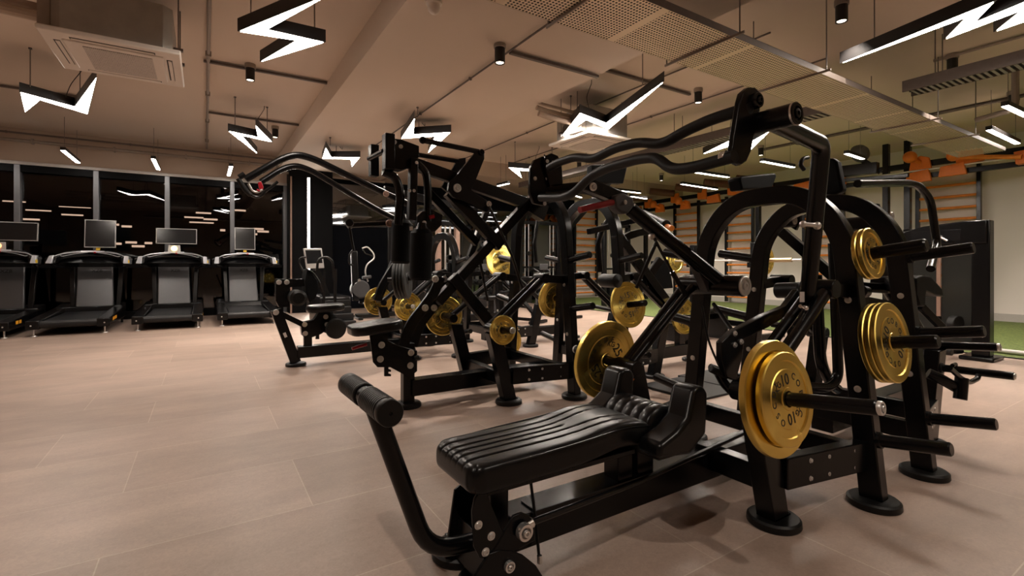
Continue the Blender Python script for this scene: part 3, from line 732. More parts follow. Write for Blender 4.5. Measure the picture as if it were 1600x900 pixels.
def plate(c, axis, R, T, kg, label, gold=True, group=None, roll=0, name='weight_plate'):
    me, tx = plate_mesh(R, T, kg, gold)
    o = bpy.data.objects.new(name, me); C.objects.link(o); o.location = c
    q = unit(axis).to_track_quat('Z', 'Y'); o.rotation_mode = 'QUATERNION'; o.rotation_quaternion = q @ Matrix.Rotation(roll, 3, 'Z').to_quaternion()
    o['label'] = label; o['category'] = 'weight plate'
    if group: o['group'] = group
    if tx:
        l = bpy.data.objects.new('lettering', tx); C.objects.link(l); l.parent = o
    return o

# ================================================================ machine frames
def foot(mb_parent, x, y, dx=.11, dy=.11):
    part('foot_pad', MB().lathe((x, y, 0), (0, 0, 1), [(1e-4, 0), (.108, 0), (.112, .006), (.110, .028), (.100, .036), (1e-4, .036)], 32), 'black_rubber', mb_parent)
def bolts(parent, pts, axis, r=.012, h=.009, m_='zinc'):
    o0 = None
    for p in pts:
        if o0 is None:
            o0 = part('bolt', MB().bolt(p, axis, r, h), m_, parent); p0 = Vector(p)
        else:
            c = o0.copy(); C.objects.link(c); c.parent = parent; c.location = Vector(p)-p0
def washer_cap(parent, c, axis, r, m_='zinc', h=.012, name='pivot_cap'):
    ax = unit(axis)
    return part(name, MB().lathe(c, ax, [(1e-4, 0), (r, 0), (r, h*.75), (r*.94, h), (r*.66, h), (r*.62, h*.12), (r*.44, h*.12), (r*.42, h*1.25), (r*.36, h*1.4), (r*.2, h*1.4), (r*.17, h*.8), (1e-4, h*.8)], 28), m_, parent)

def peg(parent, base, tip, r=.030, name='storage_peg', capm='black_steel'):
    base = Vector(base); tip = Vector(tip); d = unit(tip-base)
    p = part(name, MB().lathe(base, d, [(1e-4, 0), (r*1.25, 0), (r*1.25, .018), (r, .022), (r, (tip-base).length-.006), (r-.005, (tip-base).length), (1e-4, (tip-base).length)], 28), 'black_powdercoat', parent)
    return p
PEGZ = (1.20, .775, .315)
def arch_y(z):   # inward lean of an arch leg
    return .525-.125*min(1, z/1.3)
def frame(t, cy, mir=False, xf=.95, near_pegs=True, far_pegs=True, up=0.0):
    fx = (lambda x: 6.06-x) if mir else (lambda x: x)
    mat_ = 'black_powdercoat'
    mb = MB().beam((fx(xf), cy, .155), (fx(2.72), cy, .155), .13, .13)
    b = part('main_beam', mb, mat_, t, .006)
    for s in (-1, 1):
        yl = cy+s*.40
        l = part('leg', MB().prism([(fx(2.09), yl, .03), (fx(2.205), yl, .03), (fx(2.06), yl, .60), (fx(1.94), yl, .60)], (0, s*-.085, 0)), mat_, t, .005)
        foot(l, fx(2.15), yl-s*.04)
        part('weld_plate', MB().box((min(fx(2.09), fx(2.215)), yl-.085 if s > 0 else yl, .036), (max(fx(2.09), fx(2.215)), yl if s > 0 else yl+.085, .043)), mat_, l)
        r = part('side_rail', MB().beam((fx(2.16), yl-s*.01, .235), (fx(2.70), cy+s*.485, .235), .06, .14), mat_, t, .005)
        ax = (0, s, 0)
        bolts(r, [(fx(xx), cy+s*(.40-.01+.085*(xx-2.16)/.54)+s*.030, zz) for xx in (2.30, 2.42, 2.60) for zz in (.195, .275)], ax, .010, .008)
    part('cross_beam', MB().beam((fx(2.13), cy-.36, .20), (fx(2.13), cy+.36, .20), .07, .11), mat_, t, .005)
    part('cross_beam', MB().beam((fx(2.70), cy-.50, .225), (fx(2.70), cy+.50, .225), .06, .10), mat_, t, .005)
    path = [V(fx(2.72), cy-.525, .03), V(fx(2.72), cy-.395, 1.33+up), V(fx(2.72), cy-.20, 1.545+up), V(fx(2.72), cy+.20, 1.545+up), V(fx(2.72), cy+.395, 1.33+up), V(fx(2.72), cy+.525, .03)]
    a = part('arch', MB().strip(path, (1, 0, 0), .072, .098, .26, 10), mat_, t, .006)
    for s in (-1, 1): foot(a, fx(2.72), cy+s*.525)
    for s in (-1, 1):
        if (s < 0 and near_pegs) or (s > 0 and far_pegs):
            for z in PEGZ:
                y = cy+s*(arch_y(z)+.045)
                peg(t, (fx(2.72), y, z), (fx(2.72), y+s*.275, z+.042))
        bolts(a, [(fx(2.72)-.037, cy+s*arch_y(z), z) for z in (.98, .55)], (-1, 0, 0), .013, .008)
    return fx
def lever(t, cy, s, fx, piv=(2.48, 1.04), hub=(1.93, .62), yo=.42, pegl=.36, rise=.05):
    """loaded lever on one side: two parallel tubes from the pivot to a hub with its plate peg"""
    y = cy+s*yo
    l = part('lever_arm', MB().tube([(fx(piv[0]), y, piv[1]), (fx(hub[0]), y, hub[1])], .030, 14), 'black_powdercoat', t)
    part('lever_arm', MB().tube([(fx(piv[0]), y-s*.065, piv[1]+.01), (fx(hub[0]), y-s*.065, hub[1]+.03)], .024, 12), 'black_powdercoat', t)
    part('hub', MB().cyl((fx(hub[0]), y-s*.10, hub[1]), (fx(hub[0]), y+s*.045, hub[1]), .042, 22), 'black_powdercoat', t, .004)
    part('pivot_shaft', MB().cyl((fx(piv[0]), y-s*.11, piv[1]), (fx(piv[0]), y+s*.04, piv[1]), .045, 22), 'black_powdercoat', t, .004)
    part('pivot_bracket', MB().beam((fx(piv[0]), y-s*.02, piv[1]), (fx(2.72), cy+s*(arch_y(piv[1])-.02), piv[1]-.02), .06, .07), 'black_powdercoat', t, .004)
    b0 = V(fx(hub[0]), y+s*.045, hub[1]); b1 = b0+V(-.0, s*pegl, rise)
    p = peg(t, b0, b1, .0265, 'plate_peg')
    washer_cap(p, b1, b1-b0, .024)
    return b0, b1

# ---------------------------------------------------------------- machine in the foreground
CY1 = 1.57
t1 = thing('plate_loaded_row_machine', 'nearest black plate loaded machine with long ribbed leather bench and front roller', 'gym machine', (1.9, CY1, 0), 'plate loaded machines')
fx = frame(t1, CY1)
PC = 'black_powdercoat'
BY = 1.55
# bench
def hump(u): return .022*math.exp(-((u-.78)/.16)**2)-.02*max(0, (u-.9)/.1)**1.5+.012*u
def groove(u, v):
    g = 0; w_ = .010
    for k in (-1, 1):
        for off, spread in ((.12, .10), (.27, .06)):
            c = .5+k*(off+(spread if False else 0)*u - (.10*max(0, (u-.45)/.55)**1.3 if off < .2 else .10*max(0, (u-.35)/.65)**1.3)*0 + .12*max(0, (u-.5)/.5)**1.6)
            g = max(g, math.exp(-((v-c)/w_)**2))
    if u < .58: g = max(g, math.exp(-((v-.5)/w_)**2))
    return .006*g
bench = part('bench_pad', MB().slab_pad(.86, .33, .105, (.725, BY, .390), (1, 0, 0), (0, 1, 0), (0, 0, 1), hump, groove, .16, 110, 90), 'black_leather', t1, sharp=60)
part('bench_board', MB().prism([(.79, BY-.13, .375), (1.50, BY-.13, .375), (1.50, BY+.13, .375), (.79, BY+.13, .375)], (0, 0, .022)), PC, bench, .004)
seam = [V(.735+.02, BY-.150, .478), V(.95, BY-.166, .487), V(1.2, BY-.166, .495), V(1.4, BY-.166, .508), V(1.55, BY-.16, .49)]
part('piping', MB().tube(seam, .0035, 6, .1).tube([V(p.x, 2*BY-p.y, p.z) for p in seam], .0035, 6, .1), 'black_leather', bench)
# seat posts
part('seat_post', MB().beam((.90, BY, .10), (.90, BY, .385), .09, .075, (1, 0, 0)), PC, t1, .004)
part('seat_post', MB().beam((1.53, BY, .21), (1.53, BY, .40), .09, .085, (1, 0, 0)), PC, t1, .004)
# front foot: side plates with bolts and bearing
YFB = BY-.135
def fpl(px, Y, th=.012): return part('front_bracket', MB().prism([P(x, y, Y=Y) for x, y in px], (0, th, 0)), PC, t1, .003)
front = fpl([(738,800),(742,780),(750,768),(760,765),(766,785),(789,836),(775,862),(766,874),(750,872),(741,855)], YFB)
fpl([(768,866),(778,850),(793,822),(803,806),(816,801),(828,806),(836,820),(836,845),(800,864)], YFB-.004)
fpl([(735,912),(752,885),(764,866),(780,860),(800,861),(818,868),(838,884),(848,900),(850,915)], YFB-.008)
part('front_bracket', MB().prism([(.76, BY+.12, .05), (.80, BY+.12, .30), (.86, BY+.12, .33), (.92, BY+.12, .22), (1.0, BY+.12, .10), (.98, BY+.12, .03), (.80, BY+.12, .03)], (0, .012, 0)), PC, t1, .003)
part('front_plate', MB().prism([(.80, BY-.12, .05), (.80, BY+.12, .05), (.815, BY+.12, .20), (.815, BY-.12, .20)], (.02, 0, 0)), PC, t1, .003)
part('front_foot', MB().beam((.86, BY-.11, .055), (.86, BY+.24, .055), .10, .05), PC, t1, .006)
foot(t1, .86, BY+.2); foot(t1, .86, BY-.03)
bolts(front, [P(747, 820, Y=BY-.132), P(767, 837, Y=BY-.132), P(758, 862, Y=BY-.132)], (0, -1, 0), .012, .010)
q = P(817, 829, Y=BY-.15)
washer_cap(front, q, (0, -1, 0), .030, 'chrome', .022, 'bearing')
part('bearing_collar', MB().cyl(q+V(.03, .02, 0), q+V(.055, .02, .006), .018, 18), 'chrome', front, .003)
washer_cap(front, P(795, 884, Y=BY-.145), (0, -1, 0), .020, 'chrome', .012, 'bearing')
# linkage rod on the beam
part('linkage_rod', MB().tube([q+V(.05, .02, .005), P(1000, 752, Y=BY-.09), P(1180, 668, Y=BY-.06)], .012, 12), 'black_steel', t1)
part('beam_cover', MB().box((1.05, BY-.055, .22), (2.3, BY+.045, .228)), 'black_steel', t1, .002)
# cable stay
s0 = P(828, 735, Y=BY-.05); s1 = P(843, 880, Y=BY-.08)
part('cable_stay', MB().tube([V(s0.x, s0.y, .40), V(s0.x+.005, s0.y, .33), P(838, 820, Y=BY-.06), s1], .006, 8), 'black_rubber', t1)
part('stay_fitting', MB().cyl(s0+V(0, 0, -.0), s0+V(.003, 0, -.045), .010, 12).cyl(s1+V(0, 0, .03), s1, .010, 12), 'chrome', t1, .002)
part('stay_knob', MB().sphere(V(s0.x, s0.y, .365), .022, 14, 8), 'black_rubber', t1)
# front handle with roller
h0 = P(752, 843, Y=BY-.02); h1 = P(668, 862, Y=BY-.02); h2 = P(582, 628, Y=BY-.0)
part('handle_tube', MB().tube([h0, h1, h2], .030, 18, .10), PC, t1)
ra = P(547, 601, X=h2.x-.0); rb = P(607, 644, X=h2.x-.0)
rd = unit(rb-ra); rm = (ra+rb)/2; RL = (rb-ra).length
def ribbed(a, b, r, n):
    d = unit(b-a); L_ = (b-a).length; prof = [(1e-4, 0), (r*.93, 0), (r, L_*.02)]
    for i in range(n):
        z = L_*(.05+.78*i/n); w_ = L_*.78/n
        prof += [(r, z), (r, z+w_*.55), (r*.94, z+w_*.65), (r*.94, z+w_*.9)]
    prof += [(r, L_*.86), (r, L_*.985), (r*.94, L_), (r*.16, L_), (r*.14, L_-.004), (1e-4, L_-.004)]
    return MB().lathe(a, d, prof, 36)
g1 = part('grip_roller', ribbed(rm+rd*RL*.06, rb+rd*.02, .040, 11), 'black_rubber', t1, sharp=50)
g2 = part('grip_roller', ribbed(rm-rd*RL*.06-rd*0, ra-rd*.02, .040, 11), 'black_rubber', t1, sharp=50)
part('roller_axle', MB().cyl(rm-rd*RL*.16, rm+rd*RL*.16, .033, 22), PC, t1, .003)
# shoulder pads and lumbar roll
for s, lab in ((-1, None), (1, None)):
    y = BY-.015+s*.205
    x0 = 1.60
    pr = [V(x0-.13, y, .405), V(x0-.12, y, .458), V(x0-.02, y, .492), V(x0+.045, y, .535), V(x0+.075, y, .635), V(x0+.10, y, .655), V(x0+.15, y, .65), V(x0+.175, y, .62), V(x0+.165, y, .45), V(x0+.06, y, .385)]
    part('shoulder_pad', MB().prism([p-V(0, .058, 0) for p in pr], (0, .116, 0)), 'black_leather', t1, .020, seg=4)
prof = [(1e-4, 0), (.085, 0), (.108, .010)]
for i in range(5):
    w_ = .25/5; z = .012+w_*(i+.5)
    prof += [(.1118, z-w_*.42), (.1128, z), (.1118, z+w_*.42), (.1095, z+w_*.49)]
prof += [(.108, .265), (.085, .275), (1e-4, .275)]
part('lumbar_roll', MB().lathe((1.655, BY-.15, .440), (0, 1, 0), prof, 48), 'black_leather', t1, sharp=80)
part('pad_carriage', MB().box((1.55, BY-.21, .36), (1.78, BY+.19, .40)).beam((1.66, BY, .22), (1.66, BY, .37), .08, .10, (1, 0, 0)), PC, t1, .004)
# lever arms with pegs
nb = lever(t1, CY1, -1, fx, hub=(1.90, .625), yo=.43, pegl=.38)
fb = lever(t1, CY1, 1, fx, hub=(1.95, .60), yo=.36, pegl=.36, rise=.03)
part('hub_plate', MB().prism([P(985, 572, Y=1.86), P(1008, 600, Y=1.86), P(1012, 632, Y=1.86), P(975, 640, Y=1.86), P(968, 600, Y=1.86)], (0, .012, 0)), PC, t1, .002)
part('warning_label', MB().prism([P(984, 590, Y=1.855), P(992, 592, Y=1.855), P(987, 598, Y=1.855)], (0, .002, 0)), 'orange_steel', t1)
# cross shaft with end disc
a_ = V(2.50, 1.96, 1.035); b_ = P(1163, 447, X=2.50)
cs = part('cross_shaft', MB().cyl(a_, b_, .060, 26), PC, t1, .006)
washer_cap(cs, b_, b_-a_, .054, 'zinc', .010)
# counter lever with cap and red grip
c0 = P(985, 327, X=2.0); c1 = V(2.49, 1.70, 1.05)
part('counter_lever', MB().tube([c0, c1], .040, 16), PC, t1)
cp = P(977, 318, X=1.99); cp.y -= .09
cap = [P(x, y, Y=cp.y) for x, y in [(960,306),(975,301),(990,308),(991,322),(982,334),(972,333),(963,325)]]
part('lever_cap', MB().prism(cap, (0, .06, 0)), 'grey_cap', t1, .010, seg=3)
bolts(t1, [P(977, 316, Y=cp.y)], (0, -1, 0), .010, .006)
part('red_grip', MB().tube([P(906, 328, Y=cp.y+.02), P(957, 316, Y=cp.y+.02)], (lambda q: .017+.004*math.sin(q*PI)), 12), 'red_plastic', t1)
part('lever_head', MB().beam(P(912, 287, Y=cp.y+.05), P(975, 312, Y=cp.y+.05), .05, .07), PC, t1, .006)
washer_cap(t1, P(926, 292, Y=cp.y+.02), (0, -1, 0), .022, 'zinc', .010)
gs = [P(1080, 398, Y=1.75), P(1118, 432, Y=1.75), P(1107, 457, Y=1.75)]
part('gusset', MB().prism(gs, (0, .05, 0)), 'grey_cap', t1, .003)
# gas struts
part('gas_strut', MB().tube([P(1022, 372, X=2.1), P(1050, 425, X=2.2)], .008, 10).tube([P(1050, 425, X=2.2), P(1072, 462, X=2.28)], .014, 12), 'black_steel', t1)
part('strut_joint', MB().sphere(P(1019, 370, X=2.1), .020, 12, 8), 'zinc', t1)
part('gas_strut', MB().tube([P(1026, 378, X=2.1), P(994, 450, X=2.0)], .010, 10), 'black_steel', t1)
part('gas_strut', MB().tube([P(1115, 475, X=2.4), P(1150, 525, X=2.25)], .011, 10), 'black_steel', t1)
# link plate and foot lever
YL = 1.27
lp = [P(x, y, Y=YL) for x, y in [(1247,452),(1252,482),(1200,512),(1163,530),(1160,560),(1150,596),(1136,590),(1128,560),(1128,535),(1145,518),(1195,492),(1228,478)]]
lk = part('link_plate', MB().prism(lp, (0, .03, 0)), PC, t1, .004)
bolts(lk, [P(x, y, Y=YL-.001) for x, y in [(1148,521),(1148,539),(1158,534),(1166,572)]], (0, -1, 0), .010, .008)
part('foot_lever', MB().tube([P(1120, 578, Y=YL+.05), P(1132, 600, Y=YL+.03), P(1145, 613, Y=YL), P(1178, 622, Y=YL-.02)], .020, 12, .05), PC, t1)
part('foot_peg', MB().cyl(P(1110, 576, Y=YL+.05), P(1136, 588, Y=YL+.02), .016, 16), 'black_rubber', t1, .004)
part('control_cable', MB().tube([P(1097, 478, Y=1.4), P(1105, 530, Y=1.38), P(1125, 575, Y=1.36), P(1140, 592, Y=1.33)], .005, 8, .15), 'black_rubber', t1)
# swing arm and handle carriage
YN = .95
A0 = P(1200, 186, Y=YN-.02); A1 = P(1284, 226, Y=1.0); A2 = P(1260, 486, Y=1.20)
part('swing_arm', MB().tube([A0, A1, A2], .034, 18, .05), PC, t1)
e0 = P(1150, 196, Y=YN+.06); e1 = P(1207, 183, Y=YN-.10)
hs = part('handle_shaft', MB().cyl(e0+V(.04,0,0), V(e0.x+.04, YN-.12, e0.z), .036, 24), PC, t1, .004)
washer_cap(hs, V(e0.x+.04, YN-.12, e0.z), (0, -1, 0), .036, 'black_steel', .008)
part('chrome_ring', MB().lathe(V(e0.x+.04, YN-.118, e0.z), (0, -1, 0), [(.030, 0), (.038, 0), (.038, .006), (.030, .006), (.030, 0)], 28), 'chrome', hs)
pl = [P(x, y, Y=YN) for x, y in [(1157,158),(1161,144),(1170,136),(1180,136),(1188,144),(1190,158),(1187,176),(1180,206),(1174,236),(1167,252),(1158,258),(1149,254),(1144,244),(1146,228)]]
hp = part('handle_plate', MB().prism(pl, (0, .022, 0)), PC, t1, .004)
washer_cap(hp, P(1180, 158, Y=YN), (0, -1, 0), .026, 'black_steel', .016)
XB = 1.555
up = [(1172,168),(1110,187),(1068,206),(1035,226),(998,222),(960,232),(928,249),(900,245),(872,254),(858,262)]
lo = [(1148,244),(1080,263),(1048,265),(1027,246),(1000,248),(950,262),(922,276),(898,301),(880,309),(845,309)]
def barpath(pts, xa, xb):
    n = len(pts); return [P(x, y, X=xa+(xb-xa)*i/(n-1)) for i, (x, y) in enumerate(pts)]
part('handlebar', MB().tube(barpath(up, 1.545, 1.555), .021, 16, .05), 'black_rubber', t1)
part('handlebar', MB().tube(barpath(lo, 1.455, 1.52), .021, 16, .05), 'black_rubber', t1)
q0 = P(1128, 248, X=1.46); q1 = P(1137, 246, X=1.46)
part('bar_collar', MB().cyl(q0, q1, .0245, 20), 'chrome', t1, .002)
YP = 2.16
for k, pts in enumerate(([(829,262),(835,250),(848,244),(858,248),(866,268),(868,298),(862,316),(848,321),(834,318),(828,300)], [(850,254),(853,243),(862,239),(872,243),(878,256),(880,285),(876,296),(862,298)])):
    e = part('end_plate', MB().prism([P(x, y, Y=YP+.02*(1-k)) for x, y in pts], (0, .022, 0)), PC, t1, .004)
    if k == 0: bolts(e, [P(x, y, Y=YP+.02) for x, y in [(836,279),(855,279),(870,282),(851,318)]], (0, -1, 0), .009, .008)
    else: bolts(e, [P(x, y, Y=YP) for x, y in [(855,252),(864,254)]], (0, -1, 0), .008, .008)
part('far_swing_arm', MB().tube([P(848, 300, Y=YP+.06), P(918, 292, Y=cp.y+.15), c0], .034, 14, .06), PC, t1)
# adjustment pins and sticker on the swing arm
ad = P(1254, 352, Y=1.06); part('locking_pin', MB().cyl(ad+V(-.05, -.03, 0), ad+V(.02, -.045, -.003), .009, 12).sphere(ad+V(-.055, -.03, 0), .014, 10, 6).sphere(ad+V(.025, -.045, -.004), .016, 10, 6), 'zinc', t1)
sk = P(1254, 463, Y=1.145)
part('sticker', MB().prism([P(1250, 456, Y=1.14), P(1257, 456, Y=1.14), P(1257, 472, Y=1.14), P(1250, 472, Y=1.14)], (0, .002, 0)), 'white_label', t1)
part('clevis', MB().sphere(P(1258, 482, Y=1.15), .015, 12, 8).cyl(P(1250, 478, Y=1.15), P(1258, 484, Y=1.15), .008, 10), 'chrome', t1)
part('gas_strut', MB().tube([P(1257, 484, Y=1.16), P(1228, 540, Y=1.18)], .010, 10), 'black_steel', t1)
# ================================================================ second machine (middle of the picture)
CY2 = 3.81
t2 = thing('plate_loaded_pulldown_machine', 'black plate loaded machine in the middle with saddle seat and two upright foam rollers', 'gym machine', (1.9, CY2, 0), 'plate loaded machines')
fx = frame(t2, CY2, xf=1.42, up=.24)
YA, YB = CY2-.2, CY2+.2
def pr(name, px, Y, th, m_=PC, bev=.003, parent=None, **k):
    """plate cut from sheet in the plane Y, thickness th away from the camera"""
    return part(name, MB().prism([P(x, y, Y=Y) for x, y in px], (0, th, 0)), m_, parent or t2, bev, **k)
def tb(name, px, Y, r, m_=PC, fil=.05, n=14, parent=None):
    Ys = Y if isinstance(Y, (list, tuple)) else [Y]*len(px)
    return part(name, MB().tube([P(x, y, Y=yy) for (x, y), yy in zip(px, Ys)], r, n, fil), m_, parent or t2)
def bm(name, a, b, Y, w, h, m_=PC, parent=None, up=(0, 0, 1)):
    Ys = Y if isinstance(Y, (list, tuple)) else (Y, Y)
    return part(name, MB().beam(P(*a, Y=Ys[0]), P(*b, Y=Ys[1]), w, h, up), m_, parent or t2, .004)
fp = P(637, 632, Z=.03); 
post = part('front_post', MB().beam((1.40, CY2, .03), (1.40, CY2, .52), .075, .095, (1, 0, 0)), PC, t2, .004)
foot(post, 1.40, CY2)
# seat with its adjuster
part('seat_pad', MB().slab_pad(.40, .34, .075, (.93, CY2-.03, .615), (1, 0, .10), (0, 1, 0), (-.10, 0, 1), None, lambda u, v: .004*(math.exp(-((v-.36)/.02)**2)+math.exp(-((v-.64)/.02)**2)), .35, 50, 40), 'black_leather', t2, sharp=60)
sb = pr('seat_bracket', [(577,520),(606,520),(607,532),(622,540),(652,548),(652,580),(640,590),(610,574),(590,574),(583,566)], CY2-.06, .012)
pr('seat_bracket', [(577,520),(606,520),(607,532),(622,540),(652,548),(652,580),(640,590),(610,574),(590,574),(583,566)], CY2+.05, .012)
part('seat_stem', MB().beam(P(594, 522, Y=CY2), P(594, 566, Y=CY2), .10, .06, (1, 0, 0)), PC, t2, .003)
for (x, y) in [(596,539),(594,561),(642,551),(641,571)]: washer_cap(sb, P(x, y, Y=CY2-.062), (0, -1, 0), .026, 'zinc', .010)
pr('adjuster_rack', [(601,572),(607,572),(607,577),(611,578),(611,581),(607,581),(607,584),(611,585),(611,588),(601,588)], CY2-.02, .02, bev=0)
tb('adjuster_lever', [(573,538),(562,541),(550,545)], CY2-.05, .012, 'red_plastic', 0)
tb('adjuster_knob', [(648,560),(654,558)], CY2-.09, .018, 'black_rubber', 0)
# curved pad arms with washers
for Yv, dx in ((CY2-.07, 0), (CY2+.10, 14)):
    path = [P(x+dx, y, Y=Yv) for x, y in [(630,541),(640,508),(664,478),(680,455),(688,432)]]
    ca = part('curved_arm', MB().strip(path, (0, 1, 0), .03, .085, .16), PC, t2, .004)
    for (x, y) in ((664, 481), (680, 436)): washer_cap(ca, P(x+dx, y, Y=Yv-.016), (0, -1, 0), .028, 'zinc', .010)
# foam rollers (upright chest pads)
def upright_pad(px, py0, py1, Y, r):
    a = P(px, py1, Y=Y); b = P(px+2, py0, Y=Y); d = unit(b-a); L_ = (b-a).length
    pd = part('chest_pad', MB().lathe(a, d, [(1e-4, 0), (r*.8, 0), (r, .02), (r, L_-.03), (r*.75, L_), (1e-4, L_)], 32), 'charcoal_pad', t2)
    part('pad_cap', MB().lathe(b-d*.004, d, [(1e-4, 0), (r*.72, 0), (r*.45, .03), (.03, .06), (1e-4, .06)], 24), PC, pd)
    return pd
upright_pad(657, 359, 438, CY2-.14, .088)
upright_pad(626, 344, 412, CY2+.28, .085)
pr('pad_bracket', [(652,338),(660,330),(676,328),(692,336),(690,352),(680,362),(660,364),(652,354)], CY2-.12, .06)
bolts(t2, [P(663, 348, Y=CY2-.12)], (0, -1, 0), .014, .008)
tb('pad_release', [(671,340),(678,338)], CY2-.14, .016, 'red_plastic', 0)
# tall handle posts
part('handle_post', MB().beam(P(607, 266, Y=CY2-.15), P(607, 210, Y=CY2-.15), .095, .075, (1, 0, 0)), PC, t2, .006)
part('handle_post', MB().beam(P(584, 276, Y=CY2+.32), P(584, 227, Y=CY2+.32), .085, .07, (1, 0, 0)), PC, t2, .006)
tb('handle_tie', [(577,248),(600,236)], (CY2+.30, CY2-.12), .022)
pr('pivot_head', [(613,216),(628,218),(655,228),(655,246),(640,252),(640,262),(628,266),(612,262)], CY2-.13, .10)
washer_cap(t2, P(616, 222, Y=CY2-.135), (0, -1, 0), .018, 'zinc', .010); washer_cap(t2, P(626, 229, Y=CY2-.135), (0, -1, 0), .016, 'zinc', .010)
tb('handle_tube', [(598,268),(618,276),(626,302),(622,352)], CY2-.13, .034, fil=.12)
tb('handle_tube', [(652,256),(666,270),(669,300),(668,346)], CY2-.10, .032, fil=.12)
part('drop_post', MB().beam(P(646, 248, Y=CY2-.16), P(643, 344, Y=CY2-.16), .065, .06, (1, 0, 0)), PC, t2, .005)
bolts(t2, [P(640, 298, Y=CY2-.20), P(647, 298, Y=CY2-.20), P(651, 254, Y=CY2-.20)], (0, -1, 0), .010, .008)
bm('sticker', (640, 357), (645, 357), CY2-.19, .002, .03, 'white_label')
# cross handle with strap
ch = tb('cross_handle', [(545,352),(606,349)], CY2+.42, .024, 'black_steel', 0)
washer_cap(ch, P(608, 349, Y=CY2+.40), (0, -1, 0), .032, 'wood_pink', .016)
tb('strap', [(546,354),(549,372),(553,392)], CY2+.42, .010, 'black_rubber', 0)
part('strap_block', MB().cyl(P(546, 348, Y=CY2+.36), P(547, 352, Y=CY2+.48), .032, 16), 'black_rubber', t2, .004)
# long upper boom, bell crank and rods
bm('boom', (640, 254), (833, 322), (CY2, CY2), .07, .10)
for k, (Yv, pts) in enumerate(((CY2-.12, [(741,240),(748,234),(757,237),(757,248),(741,288),(737,297),(750,306),(768,318),(768,326),(760,332),(742,322),(722,313),(708,308),(700,298),(702,284),(712,276)]), (CY2+.14, [(708,262),(716,248),(728,246),(728,258),(714,290),(700,300),(690,292)]))):
    bc = pr('bell_crank', pts, Yv, .03)
    if k == 0:
        washer_cap(bc, P(714, 294, Y=Yv-.002), (0, -1, 0), .036, 'zinc', .014)
        washer_cap(bc, P(752, 238, Y=Yv-.002), (0, -1, 0), .026, 'black_steel', .016); washer_cap(bc, P(763, 319, Y=Yv-.002), (0, -1, 0), .026, 'chrome', .016)
tr_ = tb('tie_rod', [(660,219),(748,237)], CY2-.10, .022, 'black_steel', 0)
washer_cap(tr_, P(660, 219, Y=CY2-.13), (0, -1, 0), .030, 'black_steel', .016)
tb('tie_rod', [(642,240),(716,252)], CY2+.10, .020, 'black_steel', 0)
bm('lever_beam', (700, 300), (782, 385), (CY2-.02, CY2-.02), .07, .095)
bm('lever_beam', (668, 300), (745, 380), (CY2+.2, CY2+.2), .06, .07)
bm('diagonal_beam', (838, 303), (683, 472), (CY2, CY2), .075, .085)
bm('lower_strut', (706, 432), (775, 518), (CY2-.02, CY2-.02), .075, .10)
tb('push_rod', [(764,322),(800,400),(822,470)], CY2-.16, .0125, 'black_steel', 0)
tb('push_rod', [(750,408),(756,440),(762,470)], CY2+.1, .012, 'black_steel', 0)
pr('gusset', [(838,300),(826,330),(850,345),(862,312)], CY2-.05, .10)
lever(t2, CY2, -1, fx, hub=(1.98, .635), yo=.40, pegl=.24, rise=.02)
b2n = (V(fx(1.98), CY2-.40-.045, .635), V(fx(1.98), CY2-.40-.285, .655))
b2f = lever(t2, CY2, 1, fx, hub=(1.95, .66), yo=.38, pegl=.26, rise=.02)

# ================================================================ third machine (left of the group)
CY3 = 6.05
t3 = thing('plate_loaded_press_machine', 'black plate loaded machine nearest the treadmills with high arched handle arms and red grips', 'gym machine', (1.9, CY3, 0), 'plate loaded machines')
fx = frame(t3, CY3, xf=.90)
k3 = dict(parent=t3)
fl = bm('front_leg', (462, 566), (431, 484), CY3, .075, .11, parent=t3)
foot(fl, .885, CY3)
washer_cap(fl, P(431, 488, Y=CY3-.06), (0, -1, 0), .032, 'zinc', .010)
bm('sticker', (444, 520), (447, 527), CY3-.061, .002, .03, 'white_label', parent=t3)
bm('link_bar', (432, 487), (475, 508), CY3, .05, .06, parent=t3)
part('support_post', MB().beam(P(481, 545, Y=CY3), P(480, 505, Y=CY3), .06, .09, (1, 0, 0)), PC, t3, .004)
sb3 = pr('seat_bracket', [(470,505),(490,500),(500,486),(516,488),(518,510),(502,522),(480,530),(472,524)], CY3-.05, .10, **k3)
for (x, y) in [(476,507),(477,521),(509,495),(511,507)]: washer_cap(sb3, P(x, y, Y=CY3-.052), (0, -1, 0), .028, 'zinc', .010)
pr('adjuster_rack', [(494,522),(499,522),(499,530),(493,530)], CY3-.02, .02, bev=0, **k3)
part('seat_pad', MB().slab_pad(.42, .36, .08, (1.0, CY3, .60), (1, 0, .05), (0, 1, 0), (-.05, 0, 1), None, None, .4, 40, 30), 'black_leather', t3, sharp=60)
# head block with rollers
hb = pr('head_block', [(431,436),(478,436),(478,447),(452,449),(452,480),(436,480),(431,470)], CY3-.05, .10, **k3)
for x in (436, 448): washer_cap(hb, P(x, 441, Y=CY3-.052), (0, -1, 0), .028, 'zinc', .010)
part('foam_roller', MB().lathe(P(467, 466, Y=CY3-.34), (0, 1, 0), [(1e-4, 0), (.06, 0), (.088, .02), (.088, .24), (.06, .26), (1e-4, .26)], 28), 'black_rubber', t3)
part('foam_roller', MB().lathe(P(467, 466, Y=CY3+.08), (0, 1, 0), [(1e-4, 0), (.06, 0), (.088, .02), (.088, .24), (.06, .26), (1e-4, .26)], 28), 'black_rubber', t3)
part('roller_axle', MB().cyl(P(467, 466, Y=CY3-.30), P(467, 466, Y=CY3-.30)+V(0, .60, 0), .02, 14), PC, t3)
bp = [P(x, y, Y=CY3-.14) for x, y in [(480,420),(488,424),(497,438),(499,452),(494,466),(484,474),(479,460),(477,440)]]
